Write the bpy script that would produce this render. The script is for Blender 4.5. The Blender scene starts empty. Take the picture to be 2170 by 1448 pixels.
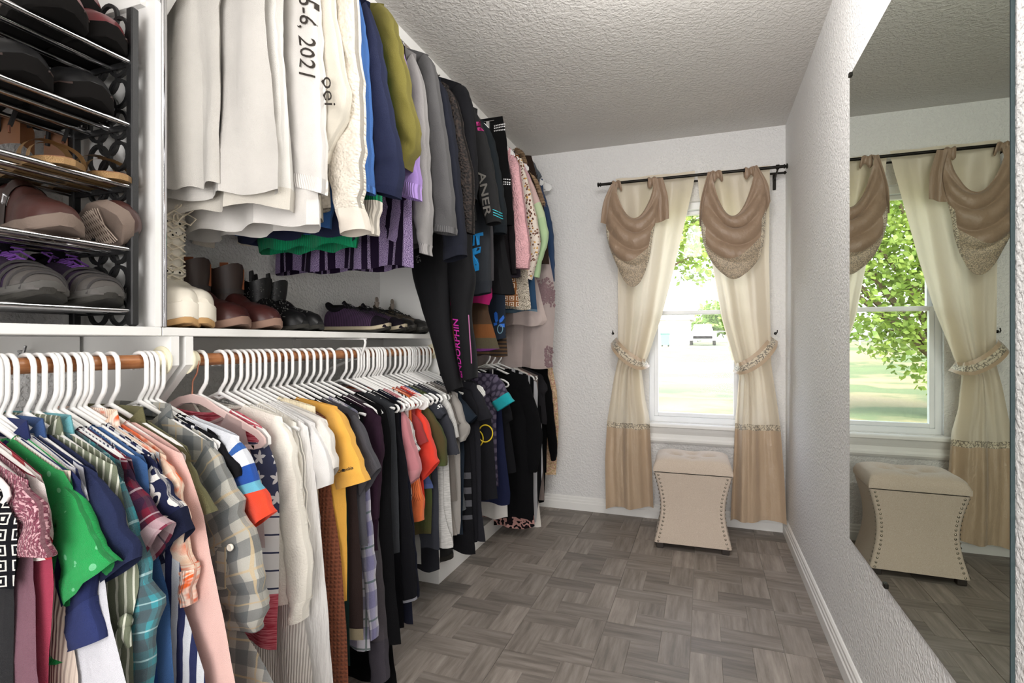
import bpy, bmesh, math, random
from math import sin, cos, pi, sqrt, atan2, radians
from mathutils import Vector, Matrix, noise
from mathutils.bvhtree import BVHTree

random.seed(7)
SC = bpy.context.scene
COL = SC.collection

# ---------------------------------------------------------------- camera, world, sun, lamps, exposure
TH = radians(19.78); FPX = 1132.0; H = 1.07
cam = bpy.data.cameras.new('camera'); cam.sensor_width = 36.0; cam.lens = FPX / 2170.0 * 36.0
cam.clip_start = 0.02; cam.clip_end = 400
camo = bpy.data.objects.new('camera', cam); COL.objects.link(camo)
camo.location = (0, 0, H); camo.rotation_euler = (pi / 2, 0, TH)
SC.camera = camo

world = bpy.data.worlds.new('sky'); SC.world = world; world.use_nodes = True
wn = world.node_tree; wn.nodes.clear()
wo = wn.nodes.new('ShaderNodeOutputWorld'); wb = wn.nodes.new('ShaderNodeBackground')
sk = wn.nodes.new('ShaderNodeTexSky'); sk.sky_type = 'NISHITA'; sk.sun_disc = False
sk.sun_elevation = radians(52); sk.sun_rotation = radians(200); sk.dust_density = 3.0; sk.air_density = 1.0
wb.inputs['Strength'].default_value = 0.85
hs = wn.nodes.new('ShaderNodeHueSaturation'); hs.inputs['Saturation'].default_value = 0.4; wn.links.new(sk.outputs[0], hs.inputs['Color']); wn.links.new(hs.outputs[0], wb.inputs[0]); wn.links.new(wb.outputs[0], wo.inputs[0])

def lamp(name, kind, loc, rot, power, size=None, color=(1, 1, 1)):
    l = bpy.data.lights.new(name, kind); l.energy = power; l.color = color
    if kind == 'AREA':
        l.shape = 'RECTANGLE'; l.size, l.size_y = size
    elif kind == 'SUN':
        l.angle = radians(1.0)
    o = bpy.data.objects.new(name, l); COL.objects.link(o); o.location = loc; o.rotation_euler = rot
    return o
lamp('sun', 'SUN', (0, -10, 20), (radians(42), 0, radians(-25)), 2.1, color=(1, 0.96, 0.9))
lamp('rear_fill_light', 'AREA', (-0.12, -1.42, 1.25), (radians(95), 0, radians(2)), 36, (1.3, 2.0), (1.0, 0.985, 0.975))  # added area fill behind the camera; no doorway stands there
lo = lamp('overhead_fill_light', 'POINT', (-0.10, 1.38, 2.04), (0, 0, 0), 15, None, (1.0, 0.975, 0.945)); lo.data.shadow_soft_size = 0.15  # added fill lamp above the view, brightens far walls and ceiling; no fixture there

SC.view_settings.view_transform = 'Standard'; SC.view_settings.look = 'None'
SC.view_settings.gamma = 1.0; SC.view_settings.use_curve_mapping = False
SC.view_settings.exposure = 0.86

# ---------------------------------------------------------------- measuring: a pixel's ray meets a plane of the room
CS, SN = cos(TH), sin(TH)
def P(u, v, X=None, Y=None, Z=None):
    a = (u - 1085.0) / FPX; b = (724.0 - v) / FPX
    dx, dy = -SN + a * CS, CS + a * SN
    if X is not None: t = X / dx
    elif Y is not None: t = Y / dy
    else: t = (Z - H) / b
    return Vector((dx * t, dy * t, H + b * t))

CEIL = 2.286; BACK = 3.341; RIGHT = 0.430; LEFT = -1.402; REAR = -1.5
SHX = -1.10; SHZ = 1.101            # shelf front and top
RODX = -1.13; ROD_LOW = 1.027; ROD_UP = 2.215

# ---------------------------------------------------------------- scene helpers
def thing(name, label, cat, loc=(0, 0, 0), group=None, rz=0.0):
    o = bpy.data.objects.new(name, None); COL.objects.link(o)
    o.empty_display_size = 0.02
    o.location = loc; o.rotation_euler = (0, 0, rz)
    o['label'] = label; o['category'] = cat
    if group: o['group'] = group
    return o
def tag(o, label, cat, group=None):
    o['label'] = label; o['category'] = cat
    if group: o['group'] = group
    return o

def smoothstep(x):
    x = max(0.0, min(1.0, x)); return x * x * (3 - 2 * x)

class MB:
    def __init__(s):
        s.v = []; s.f = []; s.uv = []; s.mi = []
    def vert(s, p, uv=None):
        s.v.append(tuple(p)); s.uv.append(uv if uv is not None else (p[0] + p[1], p[2])); return len(s.v) - 1
    def face(s, idx, mi=0):
        s.f.append(tuple(idx)); s.mi.append(mi)
    def box(s, x0, x1, y0, y1, z0, z1, mi=0, bev=0.0):
        if bev > 0:
            b = min(bev, (x1 - x0) / 2.01, (y1 - y0) / 2.01, (z1 - z0) / 2.01)
            pts = []
            for zz, ins in ((z0, b), (z0 + b, 0), (z1 - b, 0), (z1, b)):
                xa, xb, ya, yb = x0 + ins, x1 - ins, y0 + ins, y1 - ins
                c = b * 0.6
                pts.append([(xa + c, ya, zz), (xb - c, ya, zz), (xb, ya + c, zz), (xb, yb - c, zz), (xb - c, yb, zz), (xa + c, yb, zz), (xa, yb - c, zz), (xa, ya + c, zz)])
            s.rings(pts, mi, True, True); return
        i = [s.vert(p) for p in ((x0, y0, z0), (x1, y0, z0), (x1, y1, z0), (x0, y1, z0), (x0, y0, z1), (x1, y0, z1), (x1, y1, z1), (x0, y1, z1))]
        for q in ((0, 3, 2, 1), (4, 5, 6, 7), (0, 1, 5, 4), (1, 2, 6, 5), (2, 3, 7, 6), (3, 0, 4, 7)):
            s.face([i[k] for k in q], mi)
    def rings(s, rings, mi=0, cap0=False, cap1=False, closed=True, uvs=None):
        n = len(rings[0]); ids = []
        for r, ring in enumerate(rings):
            ids.append([s.vert(p, uvs[r][k] if uvs else None) for k, p in enumerate(ring)])
        for r in range(len(rings) - 1):
            for k in range(n if closed else n - 1):
                k2 = (k + 1) % n
                s.face((ids[r][k], ids[r][k2], ids[r + 1][k2], ids[r + 1][k]), mi)
        if cap0: s.face(list(reversed(ids[0])), mi)
        if cap1: s.face(ids[-1], mi)
        return ids
    def tube(s, path, r, seg=8, mi=0, cap=True, ry=None):
        path = [Vector(p) for p in path]; rings = []; n = len(path)
        up = None
        for i, p in enumerate(path):
            if i == 0: d = path[1] - p
            elif i == n - 1: d = p - path[i - 1]
            else: d = (path[i + 1] - p).normalized() + (p - path[i - 1]).normalized()
            if d.length < 1e-9: d = Vector((0, 0, 1))
            d.normalize()
            if up is None:
                up = Vector((0, 0, 1)) if abs(d.z) < 0.9 else Vector((1, 0, 0))
            a = d.cross(up)
            if a.length < 1e-6: a = d.orthogonal()
            a.normalize(); b = a.cross(d).normalized(); up = b
            rr = r[i] if isinstance(r, (list, tuple)) else r
            r2 = rr if ry is None else ry
            rings.append([p + a * (rr * cos(2 * pi * k / seg)) + b * (r2 * sin(2 * pi * k / seg)) for k in range(seg)])
        s.rings(rings, mi, cap, cap)
    def lathe(s, prof, c=(0, 0, 0), axis='z', seg=16, mi=0, cap=True):
        rings = []
        for r, h in prof:
            ring = []
            for k in range(seg):
                a = 2 * pi * k / seg; x, y = r * cos(a), r * sin(a)
                if axis == 'z': q = (x, y, h)
                elif axis == 'y': q = (x, h, -y)
                else: q = (h, x, y)
                ring.append((c[0] + q[0], c[1] + q[1], c[2] + q[2]))
            rings.append(ring)
        s.rings(rings, mi, cap, cap)
    def grid(s, n, m, fn, mi=0, wrap=False, flip=False):
        ids = [[None] * (n + (0 if wrap else 1)) for _ in range(m + 1)]
        for j in range(m + 1):
            for i in range(n if wrap else n + 1):
                p, uv = fn(i / n, j / m); ids[j][i] = s.vert(p, uv)
        w = n
        for j in range(m):
            for i in range(w):
                i2 = (i + 1) % n if wrap else i + 1
                q = (ids[j][i], ids[j][i2], ids[j + 1][i2], ids[j + 1][i])
                s.face(q if not flip else q[::-1], mi)
        return ids
    def prism(s, poly, y0, y1, mi=0, plane='xz'):
        def q(a, b, h):
            return (a, h, b) if plane == 'xz' else ((a, b, h) if plane == 'xy' else (h, a, b))
        i0 = [s.vert(q(a, b, y0)) for a, b in poly]; i1 = [s.vert(q(a, b, y1)) for a, b in poly]
        n = len(poly)
        s.face(i0, mi); s.face(i1[::-1], mi)
        for k in range(n):
            k2 = (k + 1) % n; s.face((i0[k], i1[k], i1[k2], i0[k2]), mi)
    def mesh(s, name, mats, smooth=True, off=(0, 0, 0), auto=None):
        me = bpy.data.meshes.new(name)
        ox, oy, oz = off
        me.from_pydata([(a - ox, b - oy, c - oz) for a, b, c in s.v], [], s.f)
        if not isinstance(mats, (list, tuple)): mats = [mats]
        for m in mats: me.materials.append(m)
        for p, mi in zip(me.polygons, s.mi):
            p.material_index = mi; p.use_smooth = smooth
        uvl = me.uv_layers.new(name='UVMap')
        lv = [0] * len(me.loops); me.loops.foreach_get('vertex_index', lv)
        flat = []
        for vi in lv: flat.extend(s.uv[vi])
        uvl.data.foreach_set('uv', flat)
        bm = bmesh.new(); bm.from_mesh(me); bmesh.ops.recalc_face_normals(bm, faces=bm.faces)
        if auto is not None:
            for e in bm.edges:
                if len(e.link_faces) == 2 and e.calc_face_angle(0) > auto: e.smooth = False
        bm.to_mesh(me); bm.free(); me.update()
        return me
    def build(s, name, mats, parent=None, smooth=True, off=None, auto=0.7):
        if off is None:
            off = (0, 0, 0)
            if parent is not None: off = tuple((parent.parent or parent).location)
        o = bpy.data.objects.new(name, s.mesh(name, mats, smooth, off, auto)); COL.objects.link(o)
        if parent is not None: o.parent = parent
        return o
def link(name, mesh, parent=None, loc=(0, 0, 0), rot=(0, 0, 0), scale=(1, 1, 1)):
    o = bpy.data.objects.new(name, mesh); COL.objects.link(o)
    o.parent = parent; o.location = loc; o.rotation_euler = rot; o.scale = scale
    return o
def struct(o): o['kind'] = 'structure'; return o
def stuff(o): o['kind'] = 'stuff'; return o

def crom(pts, n):
    """n+1 samples of a smooth curve through the tuples in pts."""
    m = len(pts)
    if m == 2: return [tuple(a + (b - a) * i / n for a, b in zip(pts[0], pts[1])) for i in range(n + 1)]
    out = []
    for i in range(n + 1):
        t = i / n * (m - 1); k = min(int(t), m - 2); f = t - k
        p0, p1, p2, p3 = pts[max(k - 1, 0)], pts[k], pts[k + 1], pts[min(k + 2, m - 1)]
        out.append(tuple(0.5 * (2 * b + (c - a) * f + (2 * a - 5 * b + 4 * c - d) * f * f + (3 * b - a - 3 * c + d) * f ** 3) for a, b, c, d in zip(p0, p1, p2, p3)))
    return out
def lerp_at(pl, z):
    """x at height z along a polyline of (x, z), z falling."""
    if z >= pl[0][1]: return pl[0][0]
    for (x0, z0), (x1, z1) in zip(pl, pl[1:]):
        if z >= z1: return x0 + (x1 - x0) * (z0 - z) / max(z0 - z1, 1e-6)
    return pl[-1][0]

# ---------------------------------------------------------------- materials
def lin(c):
    if isinstance(c, str):
        c = c.lstrip('#'); c = tuple(int(c[i:i + 2], 16) / 255 for i in (0, 2, 4))
        c = tuple(x / 12.92 if x <= 0.04045 else ((x + 0.055) / 1.055) ** 2.4 for x in c)
    return (*c[:3], 1.0)
class NT:
    def __init__(s, name):
        s.m = bpy.data.materials.new(name); s.m.use_nodes = True
        s.t = s.m.node_tree; s.b = s.t.nodes['Principled BSDF']; s.out = s.t.nodes['Material Output']
    def n(s, typ, **kw):
        nd = s.t.nodes.new(typ)
        for k, v in kw.items(): setattr(nd, k, v)
        return nd
    def l(s, a, b): s.t.links.new(a, b)
    def put(s, sock, v):
        if isinstance(v, (int, float)): sock.default_value = v
        elif isinstance(v, (tuple, list)): sock.default_value = v
        else: s.l(v, sock)
    def math(s, op, a, b=0.0):
        nd = s.n('ShaderNodeMath', operation=op); s.put(nd.inputs[0], a); s.put(nd.inputs[1], b); return nd.outputs[0]
    def mix(s, f, a, b):
        nd = s.n('ShaderNodeMix', data_type='RGBA')
        s.put(nd.inputs[0], f); s.put(nd.inputs[6], a); s.put(nd.inputs[7], b); return nd.outputs[2]
    def uv(s, su=1.0, sv=1.0, rot=0.0, coord='UV'):
        tc = s.n('ShaderNodeTexCoord'); mp = s.n('ShaderNodeMapping')
        mp.inputs['Scale'].default_value = (su, sv, su if coord != 'UV' else 1.0); mp.inputs['Rotation'].default_value = (0, 0, rot)
        s.l(tc.outputs[coord], mp.inputs[0]); return mp.outputs[0]
    def xy(s, vec):
        sp = s.n('ShaderNodeSeparateXYZ'); s.l(vec, sp.inputs[0]); return sp.outputs[0], sp.outputs[1]
    def noise(s, vec, scale, detail=3.0, rough=0.55):
        nd = s.n('ShaderNodeTexNoise'); nd.inputs['Scale'].default_value = scale; nd.inputs['Detail'].default_value = detail
        nd.inputs['Roughness'].default_value = rough; s.l(vec, nd.inputs['Vector']); return nd.outputs[0]
    def voro(s, vec, scale, feat='F1', rnd=1.0, out='Distance'):
        nd = s.n('ShaderNodeTexVoronoi', feature=feat); nd.inputs['Scale'].default_value = scale
        nd.inputs['Randomness'].default_value = rnd; s.l(vec, nd.inputs['Vector']); return nd.outputs[out]
    def ramp(s, f, stops, interp='LINEAR'):
        nd = s.n('ShaderNodeValToRGB'); cr = nd.color_ramp; cr.interpolation = interp
        while len(cr.elements) > 1: cr.elements.remove(cr.elements[-1])
        cr.elements[0].position = stops[0][0]; cr.elements[0].color = lin(stops[0][1])
        for p, c in stops[1:]:
            e = cr.elements.new(p); e.color = lin(c)
        s.l(f, nd.inputs[0]); return nd.outputs[0]
    def bump(s, h, strength=0.3, dist=0.002):
        nd = s.n('ShaderNodeBump'); nd.inputs['Strength'].default_value = strength; nd.inputs['Distance'].default_value = dist
        s.l(h, nd.inputs['Height']); s.l(nd.outputs[0], s.b.inputs['Normal'])
    def fin(s, col=None, rough=0.8, metal=0.0, **kw):
        if col is not None: s.put(s.b.inputs['Base Color'], lin(col) if isinstance(col, str) else col)
        s.put(s.b.inputs['Roughness'], rough); s.put(s.b.inputs['Metallic'], metal)
        for k, v in kw.items(): s.put(s.b.inputs[k.replace('_', ' ')], v)
        return s.m
def vary(nt, vec, base, amt=0.10, scale=9.0):
    """a little cloudiness in the dye of a cloth"""
    n = nt.noise(vec, scale, 4.0)
    h = nt.n('ShaderNodeHueSaturation'); nt.l(nt.math('ADD', nt.math('MULTIPLY', n, amt * 2), 1.0 - amt), h.inputs['Value'])
    nt.put(h.inputs['Color'], base); return h.outputs[0]

_MC = {}
def plain(name, col, rough=0.5, metal=0.0, bump=0.0, bscale=60.0, var=0.06, **kw):
    if name in _MC: return _MC[name]
    nt = NT(name); vec = nt.uv(coord='Object')
    c = vary(nt, vec, lin(col), var, 7.0)
    if bump: nt.bump(nt.noise(vec, bscale, 3.0), bump, 0.002)
    _MC[name] = nt.fin(c, rough, metal, **kw); return _MC[name]

def fab(col, pat='plain', c2='#ffffff', c3='#888888', sc=1.0, rough=0.86, wv=0.25, sheen=0.15, var=0.12, extra=None, trans=0.0):
    """cloth: pattern over metric UV, weave bump"""
    key = (col, pat, c2, c3, sc, rough, wv, trans, str(extra))
    if key in _MC: return _MC[key]
    nt = NT('cloth_' + pat); vec = nt.uv(); u, v = nt.xy(vec)
    A, B, C3 = lin(col), lin(c2), lin(c3)
    hgt = None
    def band(x, per, duty, ph=0.0):
        f = nt.math('FRACT', nt.math('ADD', nt.math('DIVIDE', x, per), 50.0 + ph)); return nt.math('LESS_THAN', f, duty)
    if pat == 'plain': base = A
    elif pat == 'vstripe': base = nt.mix(band(u, 0.02 * sc, 0.5), A, B)
    elif pat == 'hstripe': base = nt.mix(band(v, 0.02 * sc, 0.5), A, B)
    elif pat == 'hline': base = nt.mix(band(v, 0.045 * sc, 0.09), A, B)
    elif pat == 'vline':
        w = nt.math('ADD', u, nt.math('MULTIPLY', nt.noise(vec, 6.0), 0.03)); base = nt.mix(band(w, 0.016 * sc, 0.28), A, B)
    elif pat == 'diag':
        w = nt.math('ADD', u, nt.math('MULTIPLY', v, 0.55)); base = nt.mix(band(w, 0.05 * sc, 0.3), A, B)
    elif pat == 'plaid':
        s1 = band(u, 0.085 * sc, 0.42); s2 = band(v, 0.085 * sc, 0.42, 0.2)
        b1 = nt.mix(nt.math('MULTIPLY', s1, 0.62), A, B); b2 = nt.mix(nt.math('MULTIPLY', s2, 0.62), b1, B)
        l1 = nt.math('MAXIMUM', band(u, 0.085 * sc, 0.06, 0.3), band(v, 0.085 * sc, 0.06, 0.55)); base = nt.mix(nt.math('MULTIPLY', l1, 0.75), b2, C3)
    elif pat == 'dots':
        d = nt.voro(nt.uv(1, 1, 0.785), 55.0 / sc, 'F1', 0.0 if not extra else .35); base = nt.mix(nt.math('LESS_THAN', d, extra or 0.26), A, B)
    elif pat == 'leopard':
        d = nt.voro(nt.uv(1, .8), 40.0 / sc, 'F1', 0.6); n = nt.math('MULTIPLY', nt.math('SUBTRACT', nt.noise(vec, 60.0), .5), .25)
        dd = nt.math('ADD', d, n); r1 = nt.math('MULTIPLY', nt.math('GREATER_THAN', dd, 0.33), nt.math('LESS_THAN', dd, 0.52)); base = nt.mix(r1, A, B)
    elif pat == 'geo':
        fu = nt.math('ABSOLUTE', nt.math('SUBTRACT', nt.math('FRACT', nt.math('ADD', nt.math('DIVIDE', u, .03 * sc), 50)), .5))
        fv = nt.math('ABSOLUTE', nt.math('SUBTRACT', nt.math('FRACT', nt.math('ADD', nt.math('DIVIDE', v, .03 * sc), 50)), .5))
        m = nt.math('MAXIMUM', fu, fv); r1 = nt.math('MULTIPLY', nt.math('GREATER_THAN', m, .27), nt.math('LESS_THAN', m, .36))
        base = nt.mix(nt.math('MAXIMUM', r1, nt.math('LESS_THAN', m, .12)), A, B)
    elif pat == 'floral':
        d = nt.voro(vec, 42.0 / sc, 'F1', 1.0); cc = nt.voro(vec, 42.0 / sc, 'F1', 1.0, 'Color'); sp = nt.n('ShaderNodeSeparateColor'); nt.l(cc, sp.inputs[0])
        pc = nt.ramp(sp.outputs[0], [(0, c2), (.4, c3), (.7, extra or c2)], 'CONSTANT')
        ring = nt.math('MULTIPLY', nt.math('LESS_THAN', d, .42), nt.math('GREATER_THAN', d, .12)); base = nt.mix(ring, A, pc)
    elif pat == 'blot':
        n = nt.noise(vec, 24.0 / sc, 2.0); base = nt.ramp(n, [(0, col), (.46, c2), (.56, c3)], 'CONSTANT')
    elif pat == 'tiedye':
        n = nt.noise(nt.uv(1, 1.6, .5), 17.0 / sc, 2.0); base = nt.ramp(n, [(.38, col), (.5, c2), (.62, c3)])
    elif pat == 'fade':
        base = nt.ramp(nt.math('ADD', nt.noise(vec, 5.0 / sc, 1.0), 0.0), [(.40, col), (.6, c2)])
    elif pat == 'heather':
        n = nt.noise(nt.uv(40 / sc, 260 / sc), 1.0, 3.0); base = nt.ramp(n, [(.38, col), (.62, c2)])
    elif pat == 'marl':
        n = nt.noise(nt.uv(420 / sc, 150 / sc), 1.0, 2.0); base = nt.ramp(n, [(.42, col), (.5, c2), (.58, c3)])
    elif pat == 'tweed':
        n = nt.noise(vec, 620.0, 1.0); s1 = band(u, 0.062 * sc, 0.36); s2 = band(u, 0.062 * sc, .1, .45)
        sp = nt.math('MULTIPLY', nt.math('GREATER_THAN', n, .5), nt.math('MAXIMUM', s1, s2)); base = nt.mix(sp, nt.mix(s1, A, B), C3)
    elif pat == 'scales':
        d = nt.voro(nt.uv(1, 1, .785), 50.0 / sc, 'F1', 0.12); base = nt.ramp(d, [(0, c2), (.3, c2), (.5, col)])
        hgt = d
    elif pat == 'stars':
        cell = 0.062 * sc
        fu = nt.math('SUBTRACT', nt.math('FRACT', nt.math('ADD', nt.math('DIVIDE', u, cell), nt.math('ADD', 50.0, nt.math('MULTIPLY', band(v, cell * 2, .5), .5)))), .5)
        fv = nt.math('SUBTRACT', nt.math('FRACT', nt.math('ADD', nt.math('DIVIDE', v, cell), 50.0)), .5)
        ang = nt.math('ARCTAN2', fu, fv); r = nt.math('SQRT', nt.math('ADD', nt.math('MULTIPLY', fu, fu), nt.math('MULTIPLY', fv, fv)))
        k = nt.math('ABSOLUTE', nt.math('SUBTRACT', nt.math('FRACT', nt.math('ADD', nt.math('DIVIDE', ang, 2 * pi / 5), 10.0)), .5))
        lim = nt.math('ADD', .11, nt.math('MULTIPLY', k, .44)); base = nt.mix(nt.math('LESS_THAN', r, lim), A, B)
    elif pat == 'flag':     # navy with stars above, pale with thin lines, then heather red
        pass
    elif pat == 'blocks':   # colour bands along the length, extra = [(v, colour)...] in metres
        lo, hi = extra[0][0], extra[-1][0]
        f = nt.math('DIVIDE', nt.math('SUBTRACT', v, lo), hi - lo)
        base = nt.ramp(f, [((p - lo) / (hi - lo), c) for p, c in extra], 'CONSTANT')
    elif pat == 'snake':
        d = nt.voro(nt.uv(1.4, 1), 120.0 / sc, 'DISTANCE_TO_EDGE'); n = nt.noise(vec, 40.0); base = nt.mix(nt.math('LESS_THAN', d, .07), nt.ramp(n, [(.4, col), (.6, c3)]), B)
    elif pat == 'sequin':
        d = nt.voro(vec, 160.0 / sc, 'F1', 1.0, 'Color'); sp = nt.n('ShaderNodeSeparateColor'); nt.l(d, sp.inputs[0]); base = nt.ramp(sp.outputs[0], [(.2, col), (.6, c2), (.9, c3)])
    else: base = A
    base = vary(nt, vec, base, var)
    if pat == 'sherpa' or extra == 'sherpa':
        d = nt.voro(vec, 170.0, 'SMOOTH_F1'); nt.bump(d, 1.0, 0.006)
        base = nt.mix(nt.math('MULTIPLY', nt.math('POWER', d, 2.0), 1.0), base, nt.mix(.45, base, lin('#6b5a50')))
    elif extra == 'knit':
        w1 = nt.n('ShaderNodeTexWave', bands_direction='X'); w1.inputs['Scale'].default_value = 34.0; w1.inputs['Distortion'].default_value = 1.2; w1.inputs['Detail Scale'].default_value = 6
        nt.l(vec, w1.inputs[0]); w2 = nt.n('ShaderNodeTexWave', bands_direction='Y'); w2.inputs['Scale'].default_value = 30.0; nt.l(vec, w2.inputs[0])
        hh = nt.math('MULTIPLY', w1.outputs[1], w2.outputs[1]); nt.bump(hh, 0.9, 0.005)
    elif extra == 'rib':
        w1 = nt.n('ShaderNodeTexWave', bands_direction='X'); w1.inputs['Scale'].default_value = 52.0; nt.l(vec, w1.inputs[0]); nt.bump(w1.outputs[1], 0.7, 0.003)
    elif extra == 'crinkle':
        nt.bump(nt.noise(nt.uv(60, 9), 1.0, 4.0), 0.9, 0.012)
    elif extra == 'lace':
        d = nt.voro(vec, 150.0, 'DISTANCE_TO_EDGE'); nt.bump(nt.math('ADD', d, nt.noise(vec, 60, 4)), .45, .003)
    elif extra == 'velvet': pass
    else:
        w = nt.math('ADD', nt.math('MULTIPLY', nt.noise(nt.uv(900, 900), 1.0, 2.0), .35), nt.noise(nt.uv(22, 9), 1.0, 4.0))
        nt.bump(w, min(1.0, wv * 2.4), 0.014)
    m = nt.fin(base, rough)
    lum = sum(A[:3]) / 3; nt.b.inputs['Sheen Weight'].default_value = sheen * min(1, .04 + lum * 3); nt.b.inputs['Sheen Roughness'].default_value = .5
    nt.b.inputs['Specular IOR Level'].default_value = 0.06 + .2 * min(1, lum * 3)
    if trans:
        tr = nt.n('ShaderNodeBsdfTransparent'); mx = nt.n('ShaderNodeMixShader'); nt.put(mx.inputs[0], trans)
        nt.l(nt.b.outputs[0], mx.inputs[1]); nt.l(tr.outputs[0], mx.inputs[2]); nt.l(mx.outputs[0], nt.out.inputs[0])
    _MC[key] = m; return m

def wall_mat(name, col, bscale=95.0, bst=0.55, dist=0.004, rough=0.75):
    nt = NT(name); vec = nt.uv(coord='Object')
    n1 = nt.noise(vec, bscale, 2.0, .5); n2 = nt.noise(vec, bscale * 2.7, 2.0)
    hgt = nt.math('ADD', nt.ramp(n1, [(.42, '#000000'), (.6, '#ffffff')]), nt.math('MULTIPLY', n2, .35))
    nt.bump(hgt, bst, dist); c = vary(nt, vec, lin(col), .03, 1.5)
    return nt.fin(c, rough)
M_WALL = wall_mat('painted_wall', '#e4e3e2')
M_CEIL = wall_mat('textured_ceiling', '#cfccc8', 75.0, .38, 0.005, .9)
M_TRIM = plain('trim_paint', '#ecebe8', .42, var=.03)
M_SHELF = plain('shelf_paint', '#e9e8e5', .5, bump=.1, bscale=30, var=.04)
M_PLASTIC = plain('white_plastic', '#f1f0ee', .32, var=.02)
M_ROD = None
def wood(name, c1, c2, sc=1.0, rough=.45, axis=(3, 40)):
    nt = NT(name); vec = nt.uv(axis[0] * sc, axis[1] * sc, coord='Object')
    n = nt.noise(vec, 4.0, 5.0, .6); nt.bump(n, .15, .002)
    return nt.fin(nt.ramp(n, [(.3, c1), (.7, c2)]), rough)
M_ROD = wood('rod_wood', '#8a4f2a', '#bd8150', 1.0, .4, (40, 3))
M_CHROME = plain('chrome', '#c8c8ca', .16, 1.0, var=.02)
M_BLACKMETAL = plain('black_iron', '#17140f', .45, .6)
M_BLACKPLASTIC = plain('black_plastic', '#0f0f10', .55, bump=.3, bscale=300)
M_IVORY = plain('ivory_plastic', '#e6dfc4', .35)
# ---------------------------------------------------------------- room shell
def slab(name, x0, x1, y0, y1, z0, z1, m, parent=None, bev=0.0, smooth=False):
    b = MB(); b.box(x0, x1, y0, y1, z0, z1, bev=bev); return b.build(name, m, parent, smooth)
struct(slab('ceiling', LEFT - .1, RIGHT + .1, REAR - .1, BACK + .12, CEIL, CEIL + .08, M_CEIL))
struct(slab('wall_left', LEFT - .1, LEFT, REAR - .1, BACK + .12, -.1, CEIL, M_WALL))
struct(slab('wall_right', RIGHT, RIGHT + .1, REAR - .1, BACK + .12, -.1, CEIL, M_WALL))
struct(slab('wall_rear', LEFT, RIGHT, REAR - .1, REAR, -.1, CEIL, M_WALL))
WX0, WX1, WZ0, WZ1 = -.315, .215, .585, 1.90      # window opening
wb_ = MB()
wb_.box(LEFT, WX0, BACK, BACK + .12, -.1, CEIL); wb_.box(WX1, RIGHT, BACK, BACK + .12, -.1, CEIL)
wb_.box(WX0, WX1, BACK, BACK + .12, -.1, WZ0); wb_.box(WX0, WX1, BACK, BACK + .12, WZ1, CEIL)
struct(wb_.build('wall_back', M_WALL, None, False))

# floor: square vinyl tiles, each of five wood-look planks set as a pinwheel
def plank_mat(lo):
    nt = NT('grey_wood_plank'); vec = nt.uv(4.5, 46)
    inf = nt.n('ShaderNodeObjectInfo'); tc = nt.n('ShaderNodeVectorMath', operation='ADD'); nt.l(vec, tc.inputs[0])
    off = nt.n('ShaderNodeCombineXYZ'); nt.l(nt.math('MULTIPLY', inf.outputs['Random'], 91.0), off.inputs[0]); nt.l(nt.math('MULTIPLY', inf.outputs['Random'], 47.0), off.inputs[1]); nt.l(off.outputs[0], tc.inputs[1])
    n = nt.noise(tc.outputs[0], 1.0, 6.0, .65)
    n2 = nt.noise(tc.outputs[0], .25, 2.0)
    f = nt.math('ADD', nt.math('MULTIPLY', n, .8), nt.math('MULTIPLY', n2, .3))
    c = nt.ramp(f, [(.30, '#57504a'), (.45, '#726a63'), (.60, '#887f78'), (.78, '#9b938c')])
    h = nt.n('ShaderNodeHueSaturation'); nt.l(nt.math('ADD', nt.math('MULTIPLY', inf.outputs['Random'], .34), lo), h.inputs['Value']); nt.l(c, h.inputs['Color'])
    nt.bump(n, .25, .002)
    return nt.fin(h.outputs[0], nt.math('ADD', nt.math('MULTIPLY', n, .25), .38))
M_PLANK = plank_mat(1.02); M_PLANKD = plank_mat(.80)
M_GROUT = plain('tile_seam', '#a59e96', .7)
fl = struct(slab('floor', LEFT, RIGHT, REAR, BACK, -.1, -.0035, M_GROUT))
T = .305
def plank_mesh(w, d, along_x, m):
    b = MB(); e = .0002; g = .0006
    x0, x1, y0, y1 = -w / 2 + e, w / 2 - e, -d / 2 + e, d / 2 - e
    def uvf(p): return (p[0], p[1]) if along_x else (p[1], p[0])
    lo = [(x0, y0, -.003), (x1, y0, -.003), (x1, y1, -.003), (x0, y1, -.003)]
    mid = [(p[0], p[1], -g) for p in lo]
    hi = [(x0 + g, y0 + g, 0), (x1 - g, y0 + g, 0), (x1 - g, y1 - g, 0), (x0 + g, y1 - g, 0)]
    b.rings([lo, mid, hi], 0, False, True, True, [[uvf(p) for p in r] for r in (lo, mid, hi)])
    return b.mesh('plank', m, False, auto=None)
q = T / 3 * .9955
PK = {'h': plank_mesh(2 * q, q, True, M_PLANKD), 'v': plank_mesh(q, 2 * q, False, M_PLANK), 'c': plank_mesh(q, q, True, M_PLANKD), 'd': plank_mesh(q, q, False, M_PLANK)}
tb = MB(); tb.box(-T / 2 + .0007, T / 2 - .0007, -T / 2 + .0007, T / 2 - .0007, -.0034, -.0031)
TILE = tb.mesh('floor_tile', M_GROUT, False)
X0, Y0 = -.96 - T, 1.739 - 3 * T
rnd = random.Random(3)
out_of_way = [(X0 + (ix + .5) * T, Y0 + (iy + .5) * T) for iy in range(-8, 0) for ix in range(0, 6)]
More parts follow.
